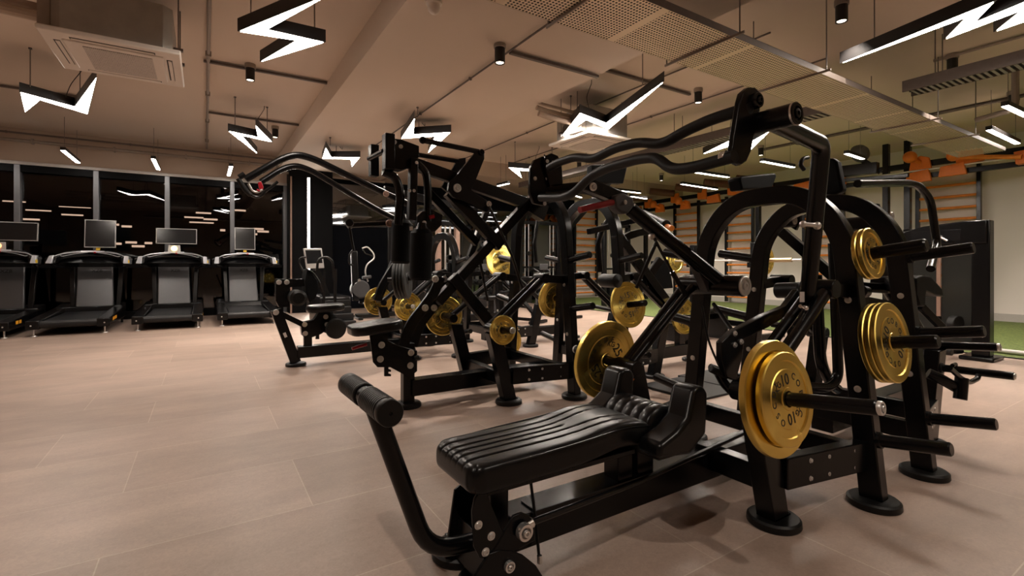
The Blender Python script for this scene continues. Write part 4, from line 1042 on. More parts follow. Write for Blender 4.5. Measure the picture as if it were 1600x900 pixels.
part('back_pad', MB().prism(bp, (0, .28, 0)), 'charcoal_pad', t3, .02, seg=3)
tb('curved_guard', [(478,420),(490,426),(500,442)], CY3-.15, .010, 'black_steel', .05, **k3)
# arched handle arms
a1 = tb('handle_arm', [(384,280),(440,248),(464,241),(490,248),(603,303),(636,318)], CY3-.32, .038, fil=.25, **k3)
a2 = tb('handle_arm', [(408,284),(440,264),(462,258),(486,266),(596,332),(640,352)], CY3+.30, .036, fil=.25, **k3)
washer_cap(a1, P(603, 303, Y=CY3-.36), (0, -1, 0), .036, 'wood_pink', .014)
for Yv, o in ((CY3-.36, 0), (CY3-.18, 1)):
    pass
tb('hand_grip', [(372,279),(384,298),(392,305)], CY3-.32, .024, 'black_rubber', .03, **k3)
tb('grip_loop', [(392,305),(402,309),(411,304),(413,299)], CY3-.32, .014, 'black_steel', .03, **k3)
tb('grip_loop', [(388,287),(394,298),(402,301),(410,296)], CY3-.30, .012, 'zinc', .03, **k3)
tb('hand_grip', [(410,302),(424,292),(434,284)], CY3-.10, .016, 'black_rubber', 0, **k3)
pr('red_catch', [(403,285),(408,283),(412,292),(411,297),(405,295)], CY3-.31, .03, 'red_plastic', .004, **k3)
tb('red_catch', [(401,296),(406,299)], CY3-.33, .010, 'red_plastic', 0, **k3)
tb('arm_tie', [(374,277),(382,272)], CY3-.32, .03, 'black_steel', 0, **k3)
# silver curved side arm and lever tubes
ca = part('curved_arm', MB().strip([P(x, y, Y=CY3-.42) for x, y in [(588,470),(594,450),(612,420),(640,380)]], (0, 1, 0), .05, .07, .12), PC, t3, .004)
bm('diagonal_beam', (640, 350), (590, 470), CY3, .07, .08, parent=t3)
bm('boom', (600, 296), (745, 330), CY3, .07, .09, parent=t3)
b3n = lever(t3, CY3, -1, fx, hub=(2.02, .66), yo=.40, pegl=.28, rise=.02)
b3f = lever(t3, CY3, 1, fx, hub=(2.0, .66), yo=.38, pegl=.30, rise=.02)
# small wheel
wh = part('guide_wheel', MB().lathe(P(523, 513, Y=CY3-.18), (.25, -1, 0), [(1e-4, 0), (.02, 0), (.022, .02), (.05, .015), (.085, .018), (.09, .008), (.105, .004), (.118, .012), (.118, .05), (.1, .06), (1e-4, .06)], 36), 'black_rubber', t3)
part('guide_wheel', MB().lathe(P(512, 505, Y=CY3+.1), (.25, -1, 0), [(1e-4, 0), (.085, .018), (.09, .008), (.105, .004), (.118, .012), (.118, .05), (.1, .06), (1e-4, .06)], 36), 'black_rubber', t3)
# storage horn for the black bumper plates
hs0 = P(650, 434, t=5.25); hs1 = P(606, 437, t=5.25)
hn = part('plate_horn', MB().cyl(hs0+(hs0-hs1)*.3, hs1, .026, 20), PC, t3, .003)
part('horn_support', MB().beam(hs0+(hs0-hs1)*.25, V(2.72, CY3-.44, .95), .05, .05), PC, t3, .004)
BUMP = (hs0, hs1)
# ================================================================ the row behind, facing the other way
def rear_machine(cy, lab, up=0.0, name='plate_loaded_machine'):
    t = thing(name, lab, 'gym machine', (4.1, cy, 0), 'plate loaded machines')
    fx = frame(t, cy, mir=True, xf=1.15, up=up)
    part('seat_pad', MB().slab_pad(.42, .36, .08, (4.55, cy, .48), (1, 0, 0), (0, 1, 0), (0, 0, 1), None, None, .3, 40, 30), 'black_leather', t, sharp=60)
    part('seat_post', MB().beam((4.76, cy, .2), (4.76, cy, .48), .08, .09, (1, 0, 0)), PC, t, .004)
    part('front_post', MB().beam((4.98, cy, .03), (4.90, cy, .55), .075, .09, (1, 0, 0)), PC, t, .004)
    foot(t, 4.98, cy)
    return t, fx
# behind the foreground machine
t4, fx = rear_machine(CY1, 'black plate loaded machine back to back with the foreground one, headrest above its arch')
k4 = dict(parent=t4)
b4n = lever(t4, CY1, -1, fx, hub=(1.95, .62), yo=.30, pegl=.30, rise=.03)
b4f = lever(t4, CY1, 1, fx, hub=(1.95, .62), yo=.42, pegl=.30, rise=.03)
hd = P(1297, 298, X=3.62)
part('headrest_pad', MB().prism([P(x, y, X=3.62) for x, y in [(1277,252),(1284,247),(1301,247),(1308,252),(1317,298),(1305,304),(1278,304)]], (.07, 0, 0)), 'charcoal_pad', t4, .018, seg=3)
part('headrest_post', MB().beam((3.72, hd.y, 1.52), (3.72, hd.y, 1.80), .05, .06, (1, 0, 0)), PC, t4, .004)
tb('headrest_grip', [(1256,265),(1250,257),(1254,248),(1262,246)], 1.75, .014, 'black_rubber', .04, **k4)
pr('shoulder_pad', [(1156,279),(1160,275),(1212,270),(1214,275),(1207,295),(1160,297)], 2.05, .10, 'charcoal_pad', .012, **k4)
tb('pad_stem', [(1185,293),(1190,312)], 2.1, .03, **k4)
# roller hanging from the rear arch
xr_ = 3.45
ra_ = P(1204, 348, X=xr_); rb_ = P(1241, 345, X=xr_)
rl = part('thigh_roller', MB().cyl(ra_, rb_, .044, 24), 'black_rubber', t4, .006); washer_cap(rl, rb_, rb_-ra_, .026, 'zinc', .010)
part('roller_hanger', MB().prism([P(x, y, X=xr_+.03) for x, y in [(1230,318),(1250,316),(1250,345),(1243,360),(1235,355),(1228,340)]], (.03, 0, 0)), PC, t4, .004)
ra2 = P(1322, 352, X=3.5); rb2 = P(1372, 347, X=3.5)
rl = part('thigh_roller', MB().cyl(ra2, rb2, .046, 24), 'black_rubber', t4, .006); washer_cap(rl, rb2, rb2-ra2, .026, 'zinc', .010)
part('roller_hanger', MB().prism([P(x, y, X=3.52) for x, y in [(1348,318),(1372,318),(1376,340),(1368,356),(1352,350)]], (.03, 0, 0)), PC, t4, .004)
rl = part('knee_roller', MB().cyl(P(1214, 454, X=3.3), P(1252, 453, X=3.3), .052, 26), 'black_rubber', t4, .006)
part('knee_roller_stem', MB().beam(P(1234, 462, X=3.34), P(1240, 540, X=3.34), .05, .05, (1, 0, 0)), PC, t4, .004)
bm('diagonal_beam', (1222, 362), (1312, 440), (2.0, 1.62), .06, .07, **k4)
bm('diagonal_beam', (1345, 372), (1400, 470), (1.45, 1.35), .06, .08, **k4)
tb('return_tube', [(1275,430),(1282,570),(1300,602),(1308,608)], (1.62, 1.62, 1.62, 1.62), .035, fil=.1, **k4)
tb('return_tube', [(1302,380),(1310,590),(1295,606),(1250,604)], (1.50, 1.50, 1.50, 1.5), .030, fil=.1, **k4)
bent = tb('bent_handle', [(1340,287),(1420,286),(1436,290),(1454,312),(1464,382),(1454,420)], (1.35, 1.35, 1.33, 1.30, 1.28, 1.2), .024, 'black_steel', .06, **k4)
pr('arm_pad', [(1432,434),(1442,430),(1456,432),(1472,450),(1476,464),(1462,462),(1448,456),(1446,480),(1438,478),(1432,460)], 1.22, .12, 'charcoal_pad', .012, **k4)
bm('side_strut', (1438, 478), (1472, 512), (1.25, 1.2), .03, .05, **k4)
cap_ = tb('cam_shaft', [(1345,455),(1352,456)], 1.3, .035, PC, 0, **k4)
for (x, y) in [(1338,452),(1396,449),(1399,478),(1392,338)]: washer_cap(t4, P(x, y, Y=1.27), (0, -1, 0), .026, 'zinc', .010)
bm('cam_arm', (1340, 448), (1398, 452), (1.36, 1.30), .05, .06, **k4); bm('cam_arm', (1345, 470), (1400, 480), (1.36, 1.30), .05, .06, **k4)
# low handle bar with sleeve, hook and stub
hb0 = P(1446, 572, X=4.03); hb1 = P(1585, 588, X=4.03)
lb = part('low_handle', MB().cyl(hb0, hb1, .024, 20), PC, t4, .004); washer_cap(lb, hb1, hb1-hb0, .018, 'zinc', .006)
part('handle_sleeve', MB().cyl(hb0-(hb1-hb0)*.02, hb0+(hb1-hb0)*.22, .034, 22), 'black_rubber', t4, .004)
tb('hook_bracket', [(1484,575),(1500,590),(1515,598),(1527,592),(1529,586)], .98, .014, PC, .04, **k4)
tb('low_strut', [(1450,583),(1470,592),(1505,612)], (1.1, 1.05, .98), .030, PC, .03, **k4)
sbx = part('stub', MB().cyl(P(1503, 590, Y=.98), P(1500, 624, Y=.98), .032, 20), PC, t4, .003)
tb('lock_pin', [(1488,571),(1493,569),(1493,573)], .97, .010, 'black_steel', 0, **k4)

# behind the middle machine
t5, fx = rear_machine(CY2, 'black plate loaded machine behind the middle one, lettered gold plate on its arch', .24)
k5 = dict(parent=t5)
b5n = lever(t5, CY2, -1, fx, hub=(1.90, .62), yo=.40, pegl=.30, rise=.02)
b5f = lever(t5, CY2, 1, fx, hub=(1.95, .62), yo=.40, pegl=.30, rise=.02)
bm('diagonal_beam', (962, 365), (1040, 470), (3.4, 3.4), .07, .09, **k5)
bm('diagonal_beam', (1032, 405), (985, 470), (3.5, 3.6), .06, .08, **k5)
pr('curved_boom', [(966,372),(985,362),(1005,357),(1018,356),(1018,366),(1000,369),(985,374),(968,388)], 3.9, .05, PC, .003, **k5)
part('knee_pad', MB().lathe(P(940, 438, Y=3.25), (0, -1, 0), [(1e-4, 0), (.05, 0), (.06, .02), (.06, .20), (1e-4, .22)], 20), 'black_rubber', t5)
pr('pad_plate', [(1022,408),(1045,406),(1052,450),(1030,452),(1022,440)], 3.6, .05, 'charcoal_pad', .006, **k5)
fr_ = P(1018, 344, X=4.2); fr2 = P(1040, 352, X=4.2)
part('foam_roller', MB().cyl(P(1005, 335, X=4.3), P(1041, 352, X=4.1), .055, 24), 'black_rubber', t5, .006)
part('roller_cap', MB().cyl(P(1042, 354, X=4.1), P(1050, 357, X=4.05), .03, 16), 'orange_wood', t5, .003)
part('roller_arm', MB().beam(P(1010, 340, X=4.28), (3.34, CY2, 1.5), .05, .06), PC, t5, .004)
tb('bent_handle', [(938,425),(934,380),(940,360),(950,345)], 3.9, .03, PC, .05, **k5)
pr('head_pad', [(925,258),(978,254),(980,262),(974,287),(926,285)], 4.4, .10, 'charcoal_pad', .01, **k5)
part('head_pad_post', MB().beam(P(952, 284, Y=4.46), V(3.40, 4.3, 1.50), .05, .06), PC, t5, .004)
for (x, y) in [(884,428)]: pass
# behind the third machine
t6, fx = rear_machine(CY3, 'black plate loaded machine farthest back, in front of the dark mirrors')
b6n = lever(t6, CY3, -1, fx, hub=(1.95, .62), yo=.40, pegl=.30, rise=.02)
b6f = lever(t6, CY3, 1, fx, hub=(1.95, .62), yo=.40, pegl=.30, rise=.02)
bm('diagonal_beam', (760, 330), (720, 440), (CY3, CY3), .07, .08, parent=t6)
tb('bent_handle', [(840,345),(835,380),(838,410)], 6.2, .03, PC, .05, parent=t6)
tb('foot_peg', [(1026,586),(1046,596),(1080,612)], (2.95, 2.85, 2.6), .024, 'black_rubber', 0, parent=t5)
t7, fx = rear_machine(8.3, 'black plate loaded machine at the far end of the back row, beside the pulley frames', .24)
lever(t7, 8.3, -1, fx, hub=(1.95, .62), yo=.40, pegl=.30, rise=.02); lever(t7, 8.3, 1, fx, hub=(1.95, .62), yo=.40, pegl=.30, rise=.02)
part('back_pad', MB().box((3.9, 8.15, .55), (4.0, 8.45, 1.25)), 'charcoal_pad', t7, .03)
part('back_pad_post', MB().beam((3.85, 8.3, .2), (3.85, 8.3, 1.2), .06, .08, (1, 0, 0)), PC, t7, .004)
# ================================================================ right side: rig, wall bars, pulley tower
def wall_bars(lab, p0, p1, z0, z1, n, nrm):
    """ladder of wooden rungs between two black uprights, standing off a wall"""
    p0 = Vector(p0); p1 = Vector(p1); nrm = Vector(nrm); d = unit(p1-p0)
    t = thing('wall_bars', lab, 'wall bars', (p0+p1)/2, 'wall bars')
    for p in (p0, p1):
        u = part('upright', MB().beam(p+V(0, 0, z0), p+V(0, 0, z1), .07, .09, nrm), 'black_steel', t, .004)
    for p in (p0, p1):
        for z in (z0+.3, z1-.12): part('wall_bracket', MB().beam(p+V(0, 0, z), p+V(0, 0, z)-nrm*.16, .06, .08), 'black_steel', t, .003)
    r = None
    for k in range(n):
        z = z0+.15+(z1-z0-.3)*k/(n-1)
        if r is None: r = part('rung', MB().cyl(p0+V(0, 0, z), p1+V(0, 0, z), .028, 14), 'orange_wood', t); zr = z
        else:
            c = r.copy(); C.objects.link(c); c.parent = t; c.location = (0, 0, z-zr)
WX = XR-.17
for lab, ya, yb in (('orange rung wall bars beside the pulley tower', 3.35, 4.38), ('orange rung wall bars framed by the rear arches', 8.29, 9.15), ('orange rung wall bars left of the rear arches, beside the wavy bar end', 10.15, 11.1), ('orange rung wall bars hidden mostly behind the arch legs', 5.9, 6.85)):
    wall_bars(lab, (WX, ya, 0), (WX, yb, 0), .05, 3.28, 13, (-1, 0, 0))
a = P(898, 430, Y=YW-.2); b = P(932, 430, Y=YW-.2)
wall_bars('orange rung wall bars on the far wall between the middle arches', (a.x, YW-.2, 0), (b.x, YW-.2, 0), .05, 3.2, 13, (0, -1, 0))

# pull-up rig with orange grips
_part = part
RX = 12.75
rig = thing('pull_up_rig', 'long black pull-up rig with orange grip brackets along the pale wall', 'rig', (RX, 6, 0))
part('rail', MB().box((RX-.05, -.6, 3.22), (RX+.05, 12.4, 3.34)), 'black_powdercoat', rig, .006)
part('rail', MB().box((RX-.05, -.6, 2.98), (RX+.05, 12.4, 3.08)), 'black_powdercoat', rig, .006)
part('silver_bar', MB().cyl((RX-.12, -.6, 3.14), (RX-.12, 5.0, 3.14), .018, 12), 'zinc', rig)
for yy in (4.27, 4.66, 7.6, 11.6):
    part('post', MB().box((RX-.06, yy-.055, 0), (RX+.06, yy+.055, ZC if yy < 5 else 3.36)), 'black_powdercoat', rig, .006)
def grip(y, z, kind):
    x = 0; k0 = 1.45; yb, zb = y, z; y = z = 0
    def part(name, mb, m_, par, bev=0):
        mb.v = [V(RX-.06, yb, zb)+v*k0 for v in mb.v]; return _part(name, mb, m_, par, bev)
    if kind == 0:      # globe grip on a bracket
        g = part('grip_bracket', MB().prism([(x, y-.13, z-.10), (x, y+.13, z-.10), (x, y+.11, z+.04), (x, y, z+.10), (x, y-.10, z+.06)], (-.05, 0, 0)), 'orange_steel', rig, .01)
        part('globe', MB().sphere((x-.16, y+.08, z+.08), .085, 16, 10).cyl((x-.02, y, z), (x-.16, y+.08, z+.08), .035, 12), 'orange_steel', g)
    elif kind == 1:    # long bar between two brackets
        g = part('grip_bracket', MB().prism([(x, y-.15, z-.06), (x, y+.13, z-.09), (x, y+.15, z+.10), (x, y-.02, z+.14), (x, y-.13, z+.10)], (-.05, 0, 0)), 'orange_steel', rig, .01)
        part('globe', MB().sphere((x-.20, y+.12, z+.03), .075, 16, 10), 'orange_steel', g)
        part('grip_bar', MB().cyl((x-.10, y+.1, z+.02), (x-.14, y-.52, z-.10), .030, 14), 'orange_wood', g)
        part('end_bracket', MB().prism([(x, y-.66, z-.18), (x, y-.46, z-.18), (x, y-.44, z-.02), (x, y-.66, z-.0)], (-.12, 0, 0)), 'orange_steel', g, .01)
    elif kind == 2:
        part('grip_bracket', MB().prism([(x, y-.15, z-.07), (x, y+.15, z-.07), (x, y+.13, z+.07), (x, y-.12, z+.10)], (-.06, 0, 0)), 'orange_steel', rig, .01)
    else:              # foam covered stub
        g = part('grip_bracket', MB().prism([(x, y-.10, z-.12), (x, y+.10, z-.10), (x, y+.10, z+.08), (x, y-.10, z+.10)], (-.05, 0, 0)), 'orange_steel', rig, .01)
        part('foam_grip', MB().cyl((x-.04, y, z+.10), (x-.42, y+.36, z+.16), .075, 16), 'brown_grip', g, .01)
for y, z, k in [(4.02, 3.30, 0), (3.25, 3.26, 1), (3.5, 3.05, 2), (2.15, 3.46, 0), (1.65, 3.08, 2), (1.25, 3.30, 1), (4.05, 3.0, 2), (5.6, 3.2, 0), (6.4, 3.1, 2), (7.3, 3.25, 3), (7.8, 3.1, 0), (8.3, 3.3, 3), (8.9, 3.1, 2), (9.3, 3.3, 3), (9.9, 3.05, 0), (10.3, 3.3, 3), (10.9, 3.05, 0), (11.4, 3.25, 3), (11.9, 3.05, 2)]: grip(y, z, k)
# ball target on the rig
q = P(1341, 246, X=11.3)
part('swivel_post', MB().box((11.25, q.y-.3, 3.0), (11.37, q.y+.3, 3.12)), 'black_powdercoat', rig, .006)
part('swivel_disc', MB().lathe(q+V(0, 0, .06), (-.5, -.8, .2), [(1e-4, 0), (.17, 0), (.19, .03), (.17, .10), (.08, .2), (1e-4, .2)], 24), 'grey_cap', rig)
part('swivel_arm', MB().beam(q, q+V(.1, -.35, -.35), .10, .10), 'black_powdercoat', rig, .006)
part('rig_beam', MB().beam(P(1315, 268, X=11.3), P(1372, 262, X=11.3), .14, .22), 'black_powdercoat', rig, .008)
part('rig_beam', MB().beam(P(1315, 282, X=11.3), P(1420, 274, X=11.3), .07, .07), 'black_powdercoat', rig, .008)

# pulley tower with smoked shrouds
TX = 7.96
pt = thing('pulley_tower', 'black weight stack tower with smoked shroud standing before the green turf', 'gym machine', (TX+.1, 2.2, 0))
part('column', MB().box((TX, 1.86, .05), (TX+.16, 2.03, 1.70)), 'black_powdercoat', pt, .008)
part('column', MB().box((TX, 2.62, .05), (TX+.16, 2.72, 1.64)), 'black_powdercoat', pt, .008)
part('top_housing', MB().prism([(TX-.03, 1.88, 1.42), (TX-.03, 2.72, 1.42), (TX-.03, 2.72, 1.60), (TX-.03, 2.5, 1.66), (TX-.03, 2.1, 1.70), (TX-.03, 1.88, 1.70)], (.24, 0, 0)), 'black_powdercoat', pt, .012)
part('instruction_panel', MB().box((TX-.036, 2.12, 1.46), (TX-.028, 2.62, 1.60)), 'screen_glass', pt, .002)
part('shroud', MB().box((TX+.02, 2.03, .12), (TX+.04, 2.32, 1.43)), 'smoked_acrylic', pt)
part('shroud', MB().box((TX+.02, 2.37, .12), (TX+.04, 2.62, 1.43)), 'smoked_acrylic', pt)
part('guide_post', MB().box((TX+.0, 2.325, .5), (TX+.03, 2.365, 1.43)), 'wood_pink', pt)
part('weight_stack', MB().box((TX+.06, 2.1, .1), (TX+.15, 2.6, .8)), 'black_steel', pt)
part('column_foot', MB().prism([(TX-.12, 1.80, 0), (TX-.12, 2.12, 0), (TX+.3, 2.12, 0), (TX+.3, 1.80, 0)], (0, 0, .05)), 'black_powdercoat', pt, .015)
part('column_foot', MB().prism([(TX-.12, 2.58, 0), (TX-.12, 2.8, 0), (TX+.3, 2.8, 0), (TX+.3, 2.58, 0)], (0, 0, .05)), 'black_powdercoat', pt, .015)
part('base_rail', MB().tube([V(TX-1.2, 2.35, .12), V(TX-.5, 2.2, .10), V(TX-.1, 2.1, .10)], .035, 12), 'black_powdercoat', pt)
part('foot_bar', MB().cyl((TX-.75, 2.0, .16), (TX-.70, 2.55, .16), .04, 14), 'black_rubber', pt, .004)
part('pulley', MB().cyl((TX-.08, 2.12, .42), (TX-.06, 2.20, .42), .11, 24), 'black_rubber', pt, .01)
part('sticker', MB().box((TX-.003, 1.92, .28), (TX, 1.97, .42)), 'white_label', pt)
lm = MB(); 
part('handle', MB().tube([V(TX-.05, 2.3, 1.52), V(TX-.12, 2.28, 1.50), V(TX-.12, 2.22, 1.46)], .014, 8), 'chrome', pt)
# bars lying along the turf edge
for y0_, y1_, lab in ((-1.5, 2.2, 'pale training bar on the turf against the white wall'),):
    t = thing('training_bar', lab, 'bar', (XR-.35, .4, .012)); part('bar', MB().cyl((XR-.4, y0_, .05), (XR-.4, y1_, .05), .03, 12), 'white_label', t); part('end_collar', MB().cyl((XR-.4, 1.0, .05), (XR-.4, 1.15, .05), .04, 12), 'white_label', t)
t = thing('barbell', 'silver ended barbell lying at the near edge of the turf beside the tower', 'barbell', (8.7, 1.0, .012))
part('bar', MB().cyl((8.72, .2, .045), (8.72, 1.6, .045), .016, 12), 'black_steel', t); part('sleeve', MB().cyl((8.72, 1.6, .045), (8.72, 2.1, .045), .030, 14), 'white_label', t); part('collar', MB().cyl((8.72, 1.57, .045), (8.72, 1.63, .045), .033, 14), 'zinc', t)

# rack with a loaded barbell seen through the arches
rk = thing('barbell_rack', 'black rack holding a gold loaded barbell, seen through the rear arches', 'rack', (7.1, 4.9, 0))
for yy in (4.3, 5.4):
    part('upright', MB().box((7.06, yy-.04, 0), (7.16, yy+.04, 1.5)), PC, rk, .005)
    part('hook', MB().box((6.96, yy-.03, 1.12), (7.06, yy+.03, 1.20)), PC, rk, .005)
    part('base', MB().box((6.7, yy-.04, 0), (7.9, yy+.04, .08)), PC, rk, .005)
part('cross_tube', MB().box((7.07, 4.3, .2), (7.15, 5.4, .28)), PC, rk, .005)
bb = thing('barbell', 'gold plated barbell on the rack behind the arches', 'barbell', (7.0, 4.9, 1.22))
part('bar', MB().cyl((7.0, 3.55, 1.23), (7.0, 6.2, 1.23), .016, 14), 'zinc', bb)
for s, yy in ((-1, 4.1), (1, 5.66)): part('sleeve', MB().cyl((7.0, yy+.03*s, 1.23), (7.0, yy-.42*(-s) if False else yy+.42*s, 1.23), .031, 14), 'brass_sleeve', bb)
bn = thing('flat_bench', 'black padded bench beneath the racked barbell', 'bench', (6.5, 4.85, 0))
part('pad', MB().box((5.9, 4.70, .40), (7.0, 5.0, .48)), 'black_leather', bn, .03)
part('bench_leg', MB().box((6.0, 4.62, 0), (6.08, 5.08, .40)), PC, bn, .006); part('bench_leg', MB().box((6.85, 4.62, 0), (6.93, 5.08, .40)), PC, bn, .006); part('spine', MB().box((6.0, 4.81, .3), (6.9, 4.89, .4)), PC, bn, .006)
# rubber mats
for lab, x0, x1, y0, y1, z in (('black rubber mat on the floor behind the foreground arch, farther of two', 4.12, 4.75, 2.66, 3.32, 0), ('black rubber mat on the floor behind the lumbar roll, nearer of two', 3.50, 4.10, 2.62, 3.26, 0)):
    solid('rubber_mat', MB().box((x0, y0, 0), (x1, y1, .022)), 'mat_rubber', lab, 'mat', (0, 0, 0), 'rubber mats', .006)

# ================================================================ cardio and pulley frames against the dark wall
# stair climber
sc_ = thing('stair_climber', 'dark cardio machine with a tilted grey console below the lit column', 'cardio machine', (2.2, 10.2, 0))
y_ = 10.0
cs_ = part('console', MB().prism([P(x, y, Y=y_) for x, y in [(474,388),(503,388),(507,419),(479,420)]], (0, .06, 0)), 'screen_bezel', sc_, .012)
part('display', MB().prism([P(x, y, Y=y_-.004) for x, y in [(477,391),(501,391),(504,411),(480,412)]], (0, .004, 0)), 'screen_glass', cs_)
part('console_post', MB().beam(P(493, 420, Y=y_+.05), V(2.15, y_+.2, .3), .09, .12), PC, sc_, .01)
tb('handrail', [(478,402),(469,402),(467,412),(474,424)], y_, .02, 'black_steel', .08, parent=sc_)
tb('handrail', [(495,425),(497,404),(512,401),(520,408),(522,440)], y_-.4, .024, 'black_steel', .1, parent=sc_)
tb('handrail', [(506,490),(507,420)], y_-.4, .022, 'black_steel', 0, parent=sc_); tb('handrail', [(523,490),(524,420)], y_-.6, .03, 'black_steel', 0, parent=sc_)
part('body', MB().box((1.85, y_-.2, 0), (2.45, y_+.9, .55)), 'black_steel', sc_, .04)
for k in range(4): part('step', MB().box((1.95, y_-.75+k*.18, .0+k*.12), (2.40, y_-.5+k*.18, .12+k*.12)), 'belt_rubber', sc_, .01)
# elliptical
el = thing('elliptical_trainer', 'elliptical trainer with curved handles against the navy wall', 'cardio machine', (2.85, 10.6, 0))
y_ = 10.6
part('mast', MB().beam(P(556, 470, Y=y_), P(553, 392, Y=y_), .09, .14), 'black_steel', el, .02)
tb('moving_handle', [(552,415),(545,412),(546,396),(552,390)], y_-.2, .018, 'black_steel', .08, parent=el)
tb('moving_handle', [(566,388),(574,385),(584,396),(585,404),(573,413),(570,425),(575,440)], y_+.1, .016, 'zinc', .08, parent=el)
tb('pulse_grip', [(566,388),(570,396),(583,400)], y_+.1, .014, 'black_steel', .04, parent=el)
part('drive_cover', MB().lathe(P(564, 452, Y=y_-.05), (0, 1, 0), [(1e-4, 0), (.17, 0), (.2, .03), (.2, .16), (1e-4, .2)], 28), 'silver_shroud', el)
washer_cap(el, P(561, 438, Y=y_-.06), (0, -1, 0), .035, 'chrome', .015)
part('knee_cover', MB().beam(P(566, 434, Y=y_), P(580, 432, Y=y_), .08, .07), 'silver_shroud', el, .02)
part('base_beam', MB().box((2.72, y_-.05, .02), (4.1, y_+.05, .12)), 'black_steel', el, .02)
for yy in (-.18, .18): part('pedal', MB().box((3.0, y_+yy-.07, .28), (3.45, y_+yy+.07, .34)), 'belt_rubber', el, .015); part('pedal_bar', MB().beam((2.85, y_+yy, .35), (3.9, y_+yy, .18), .05, .06), 'black_steel', el, .01)
part('stabiliser', MB().box((2.72, y_-.3, 0), (2.82, y_+.3, .06)), 'black_steel', el, .015); part('stabiliser', MB().box((4.0, y_-.3, 0), (4.1, y_+.3, .06)), 'black_steel', el, .015)
# low bench rail between the cardio machines
# pulley frames and dumbbell racks in front of the dark mirrors
def pulley_frame(x, y, w, h, lab, posts='black_steel'):
    t = thing('cable_pulley_frame', lab, 'gym machine', (x, y, 0), 'pulley frames')
    for s in (-1, 1):
        part('column', MB().box((x+s*w/2-.05, y-.06, .04), (x+s*w/2+.05, y+.06, h)), posts, t, .006)
        part('base_foot', MB().box((x+s*w/2-.06, y-.5, 0), (x+s*w/2+.06, y+.5, .05)), PC, t, .01)
        part('weight_stack', MB().box((x+s*(w/2-.22)-.1, y-.10, .12), (x+s*(w/2-.22)+.1, y+.10, .85)), 'black_steel', t)
        for k in (-.06, .06): part('guide_rod', MB().cyl((x+s*(w/2-.22)+k, y, .1), (x+s*(w/2-.22)+k, y, h-.05), .012, 8), 'zinc', t)
        part('pulley_block', MB().cyl((x+s*(w/2-.22), y-.12, h*.62), (x+s*(w/2-.22), y-.06, h*.62), .06, 16), 'black_rubber', t, .006)
        part('cable', MB().cyl((x+s*(w/2-.22), y-.10, .8), (x+s*(w/2-.22), y-.10, h*.62), .006, 6), 'steel_rod', t)
    part('top_beam', MB().box((x-w/2-.05, y-.06, h-.1), (x+w/2+.05, y+.06, h)), PC, t, .008)
    part('middle_bar', MB().box((x-w/2, y-.03, h*.45), (x+w/2, y+.03, h*.45+.05)), PC, t, .004)
    return t
pulley_frame(4.3, 11.6, 1.0, 2.3, 'cable pulley frame seen between the foam rollers and the crossed beams')
q = P(712, 400, Y=10.1); pulley_frame(q.x-.2, 10.1, .46, 2.15, 'narrow cable pulley frame with pale column behind the crossed beams', 'wood_pink')
pulley_frame(8.0, 11.2, 1.3, 2.4, 'wide cable pulley frame in front of the middle dark mirror')
pulley_frame(9.6, 9.8, .9, 2.3, 'cable pulley frame near the orange bars of the far wall')
def dumbbell(x, y, z, lab, r=.06):
    t = thing('dumbbell', lab, 'dumbbell', (x, y, z), 'dumbbells on the far racks')
    part('bar', MB().cyl((x, y-.07, z+r), (x, y+.07, z+r), .016, 10), 'chrome', t)
    for s in (-1, 1): part('head', MB().cyl((x, y+s*.06, z+r), (x, y+s*.14, z+r), r, 14), 'black_rubber', t, .008)
for ri, (rx, ry) in enumerate(((6.3, 11.9), (8.6, 12.4))):
    t = thing('dumbbell_rack', ['tiered dumbbell rack near the first dark mirror', 'tiered dumbbell rack near the last dark mirror'][ri], 'rack', (rx, ry, 0), 'dumbbell racks')
    for s in (-1, 1): part('side_frame', MB().prism([(rx+s*.9-.03, ry-.25, 0), (rx+s*.9-.03, ry+.3, 0), (rx+s*.9-.03, ry+.3, 1.05), (rx+s*.9-.03, ry+.1, 1.05)], (.06, 0, 0)), PC, t, .005)
    for z, yy in ((.30, -.1), (.62, .05), (.94, .16)):
        part('shelf', MB().prism([(rx-.9, ry+yy-.16, z), (rx-.9, ry+yy+.16, z), (rx-.9, ry+yy+.16, z+.03), (rx-.9, ry+yy-.16, z+.03)], (1.8, 0, 0)), PC, t, .004)
        for k in range(8): dumbbell(rx-.76+k*.218, ry+yy, z+.03, 'black dumbbell on the tiered rack near the %s dark mirror' % ('first' if ri == 0 else 'last'))
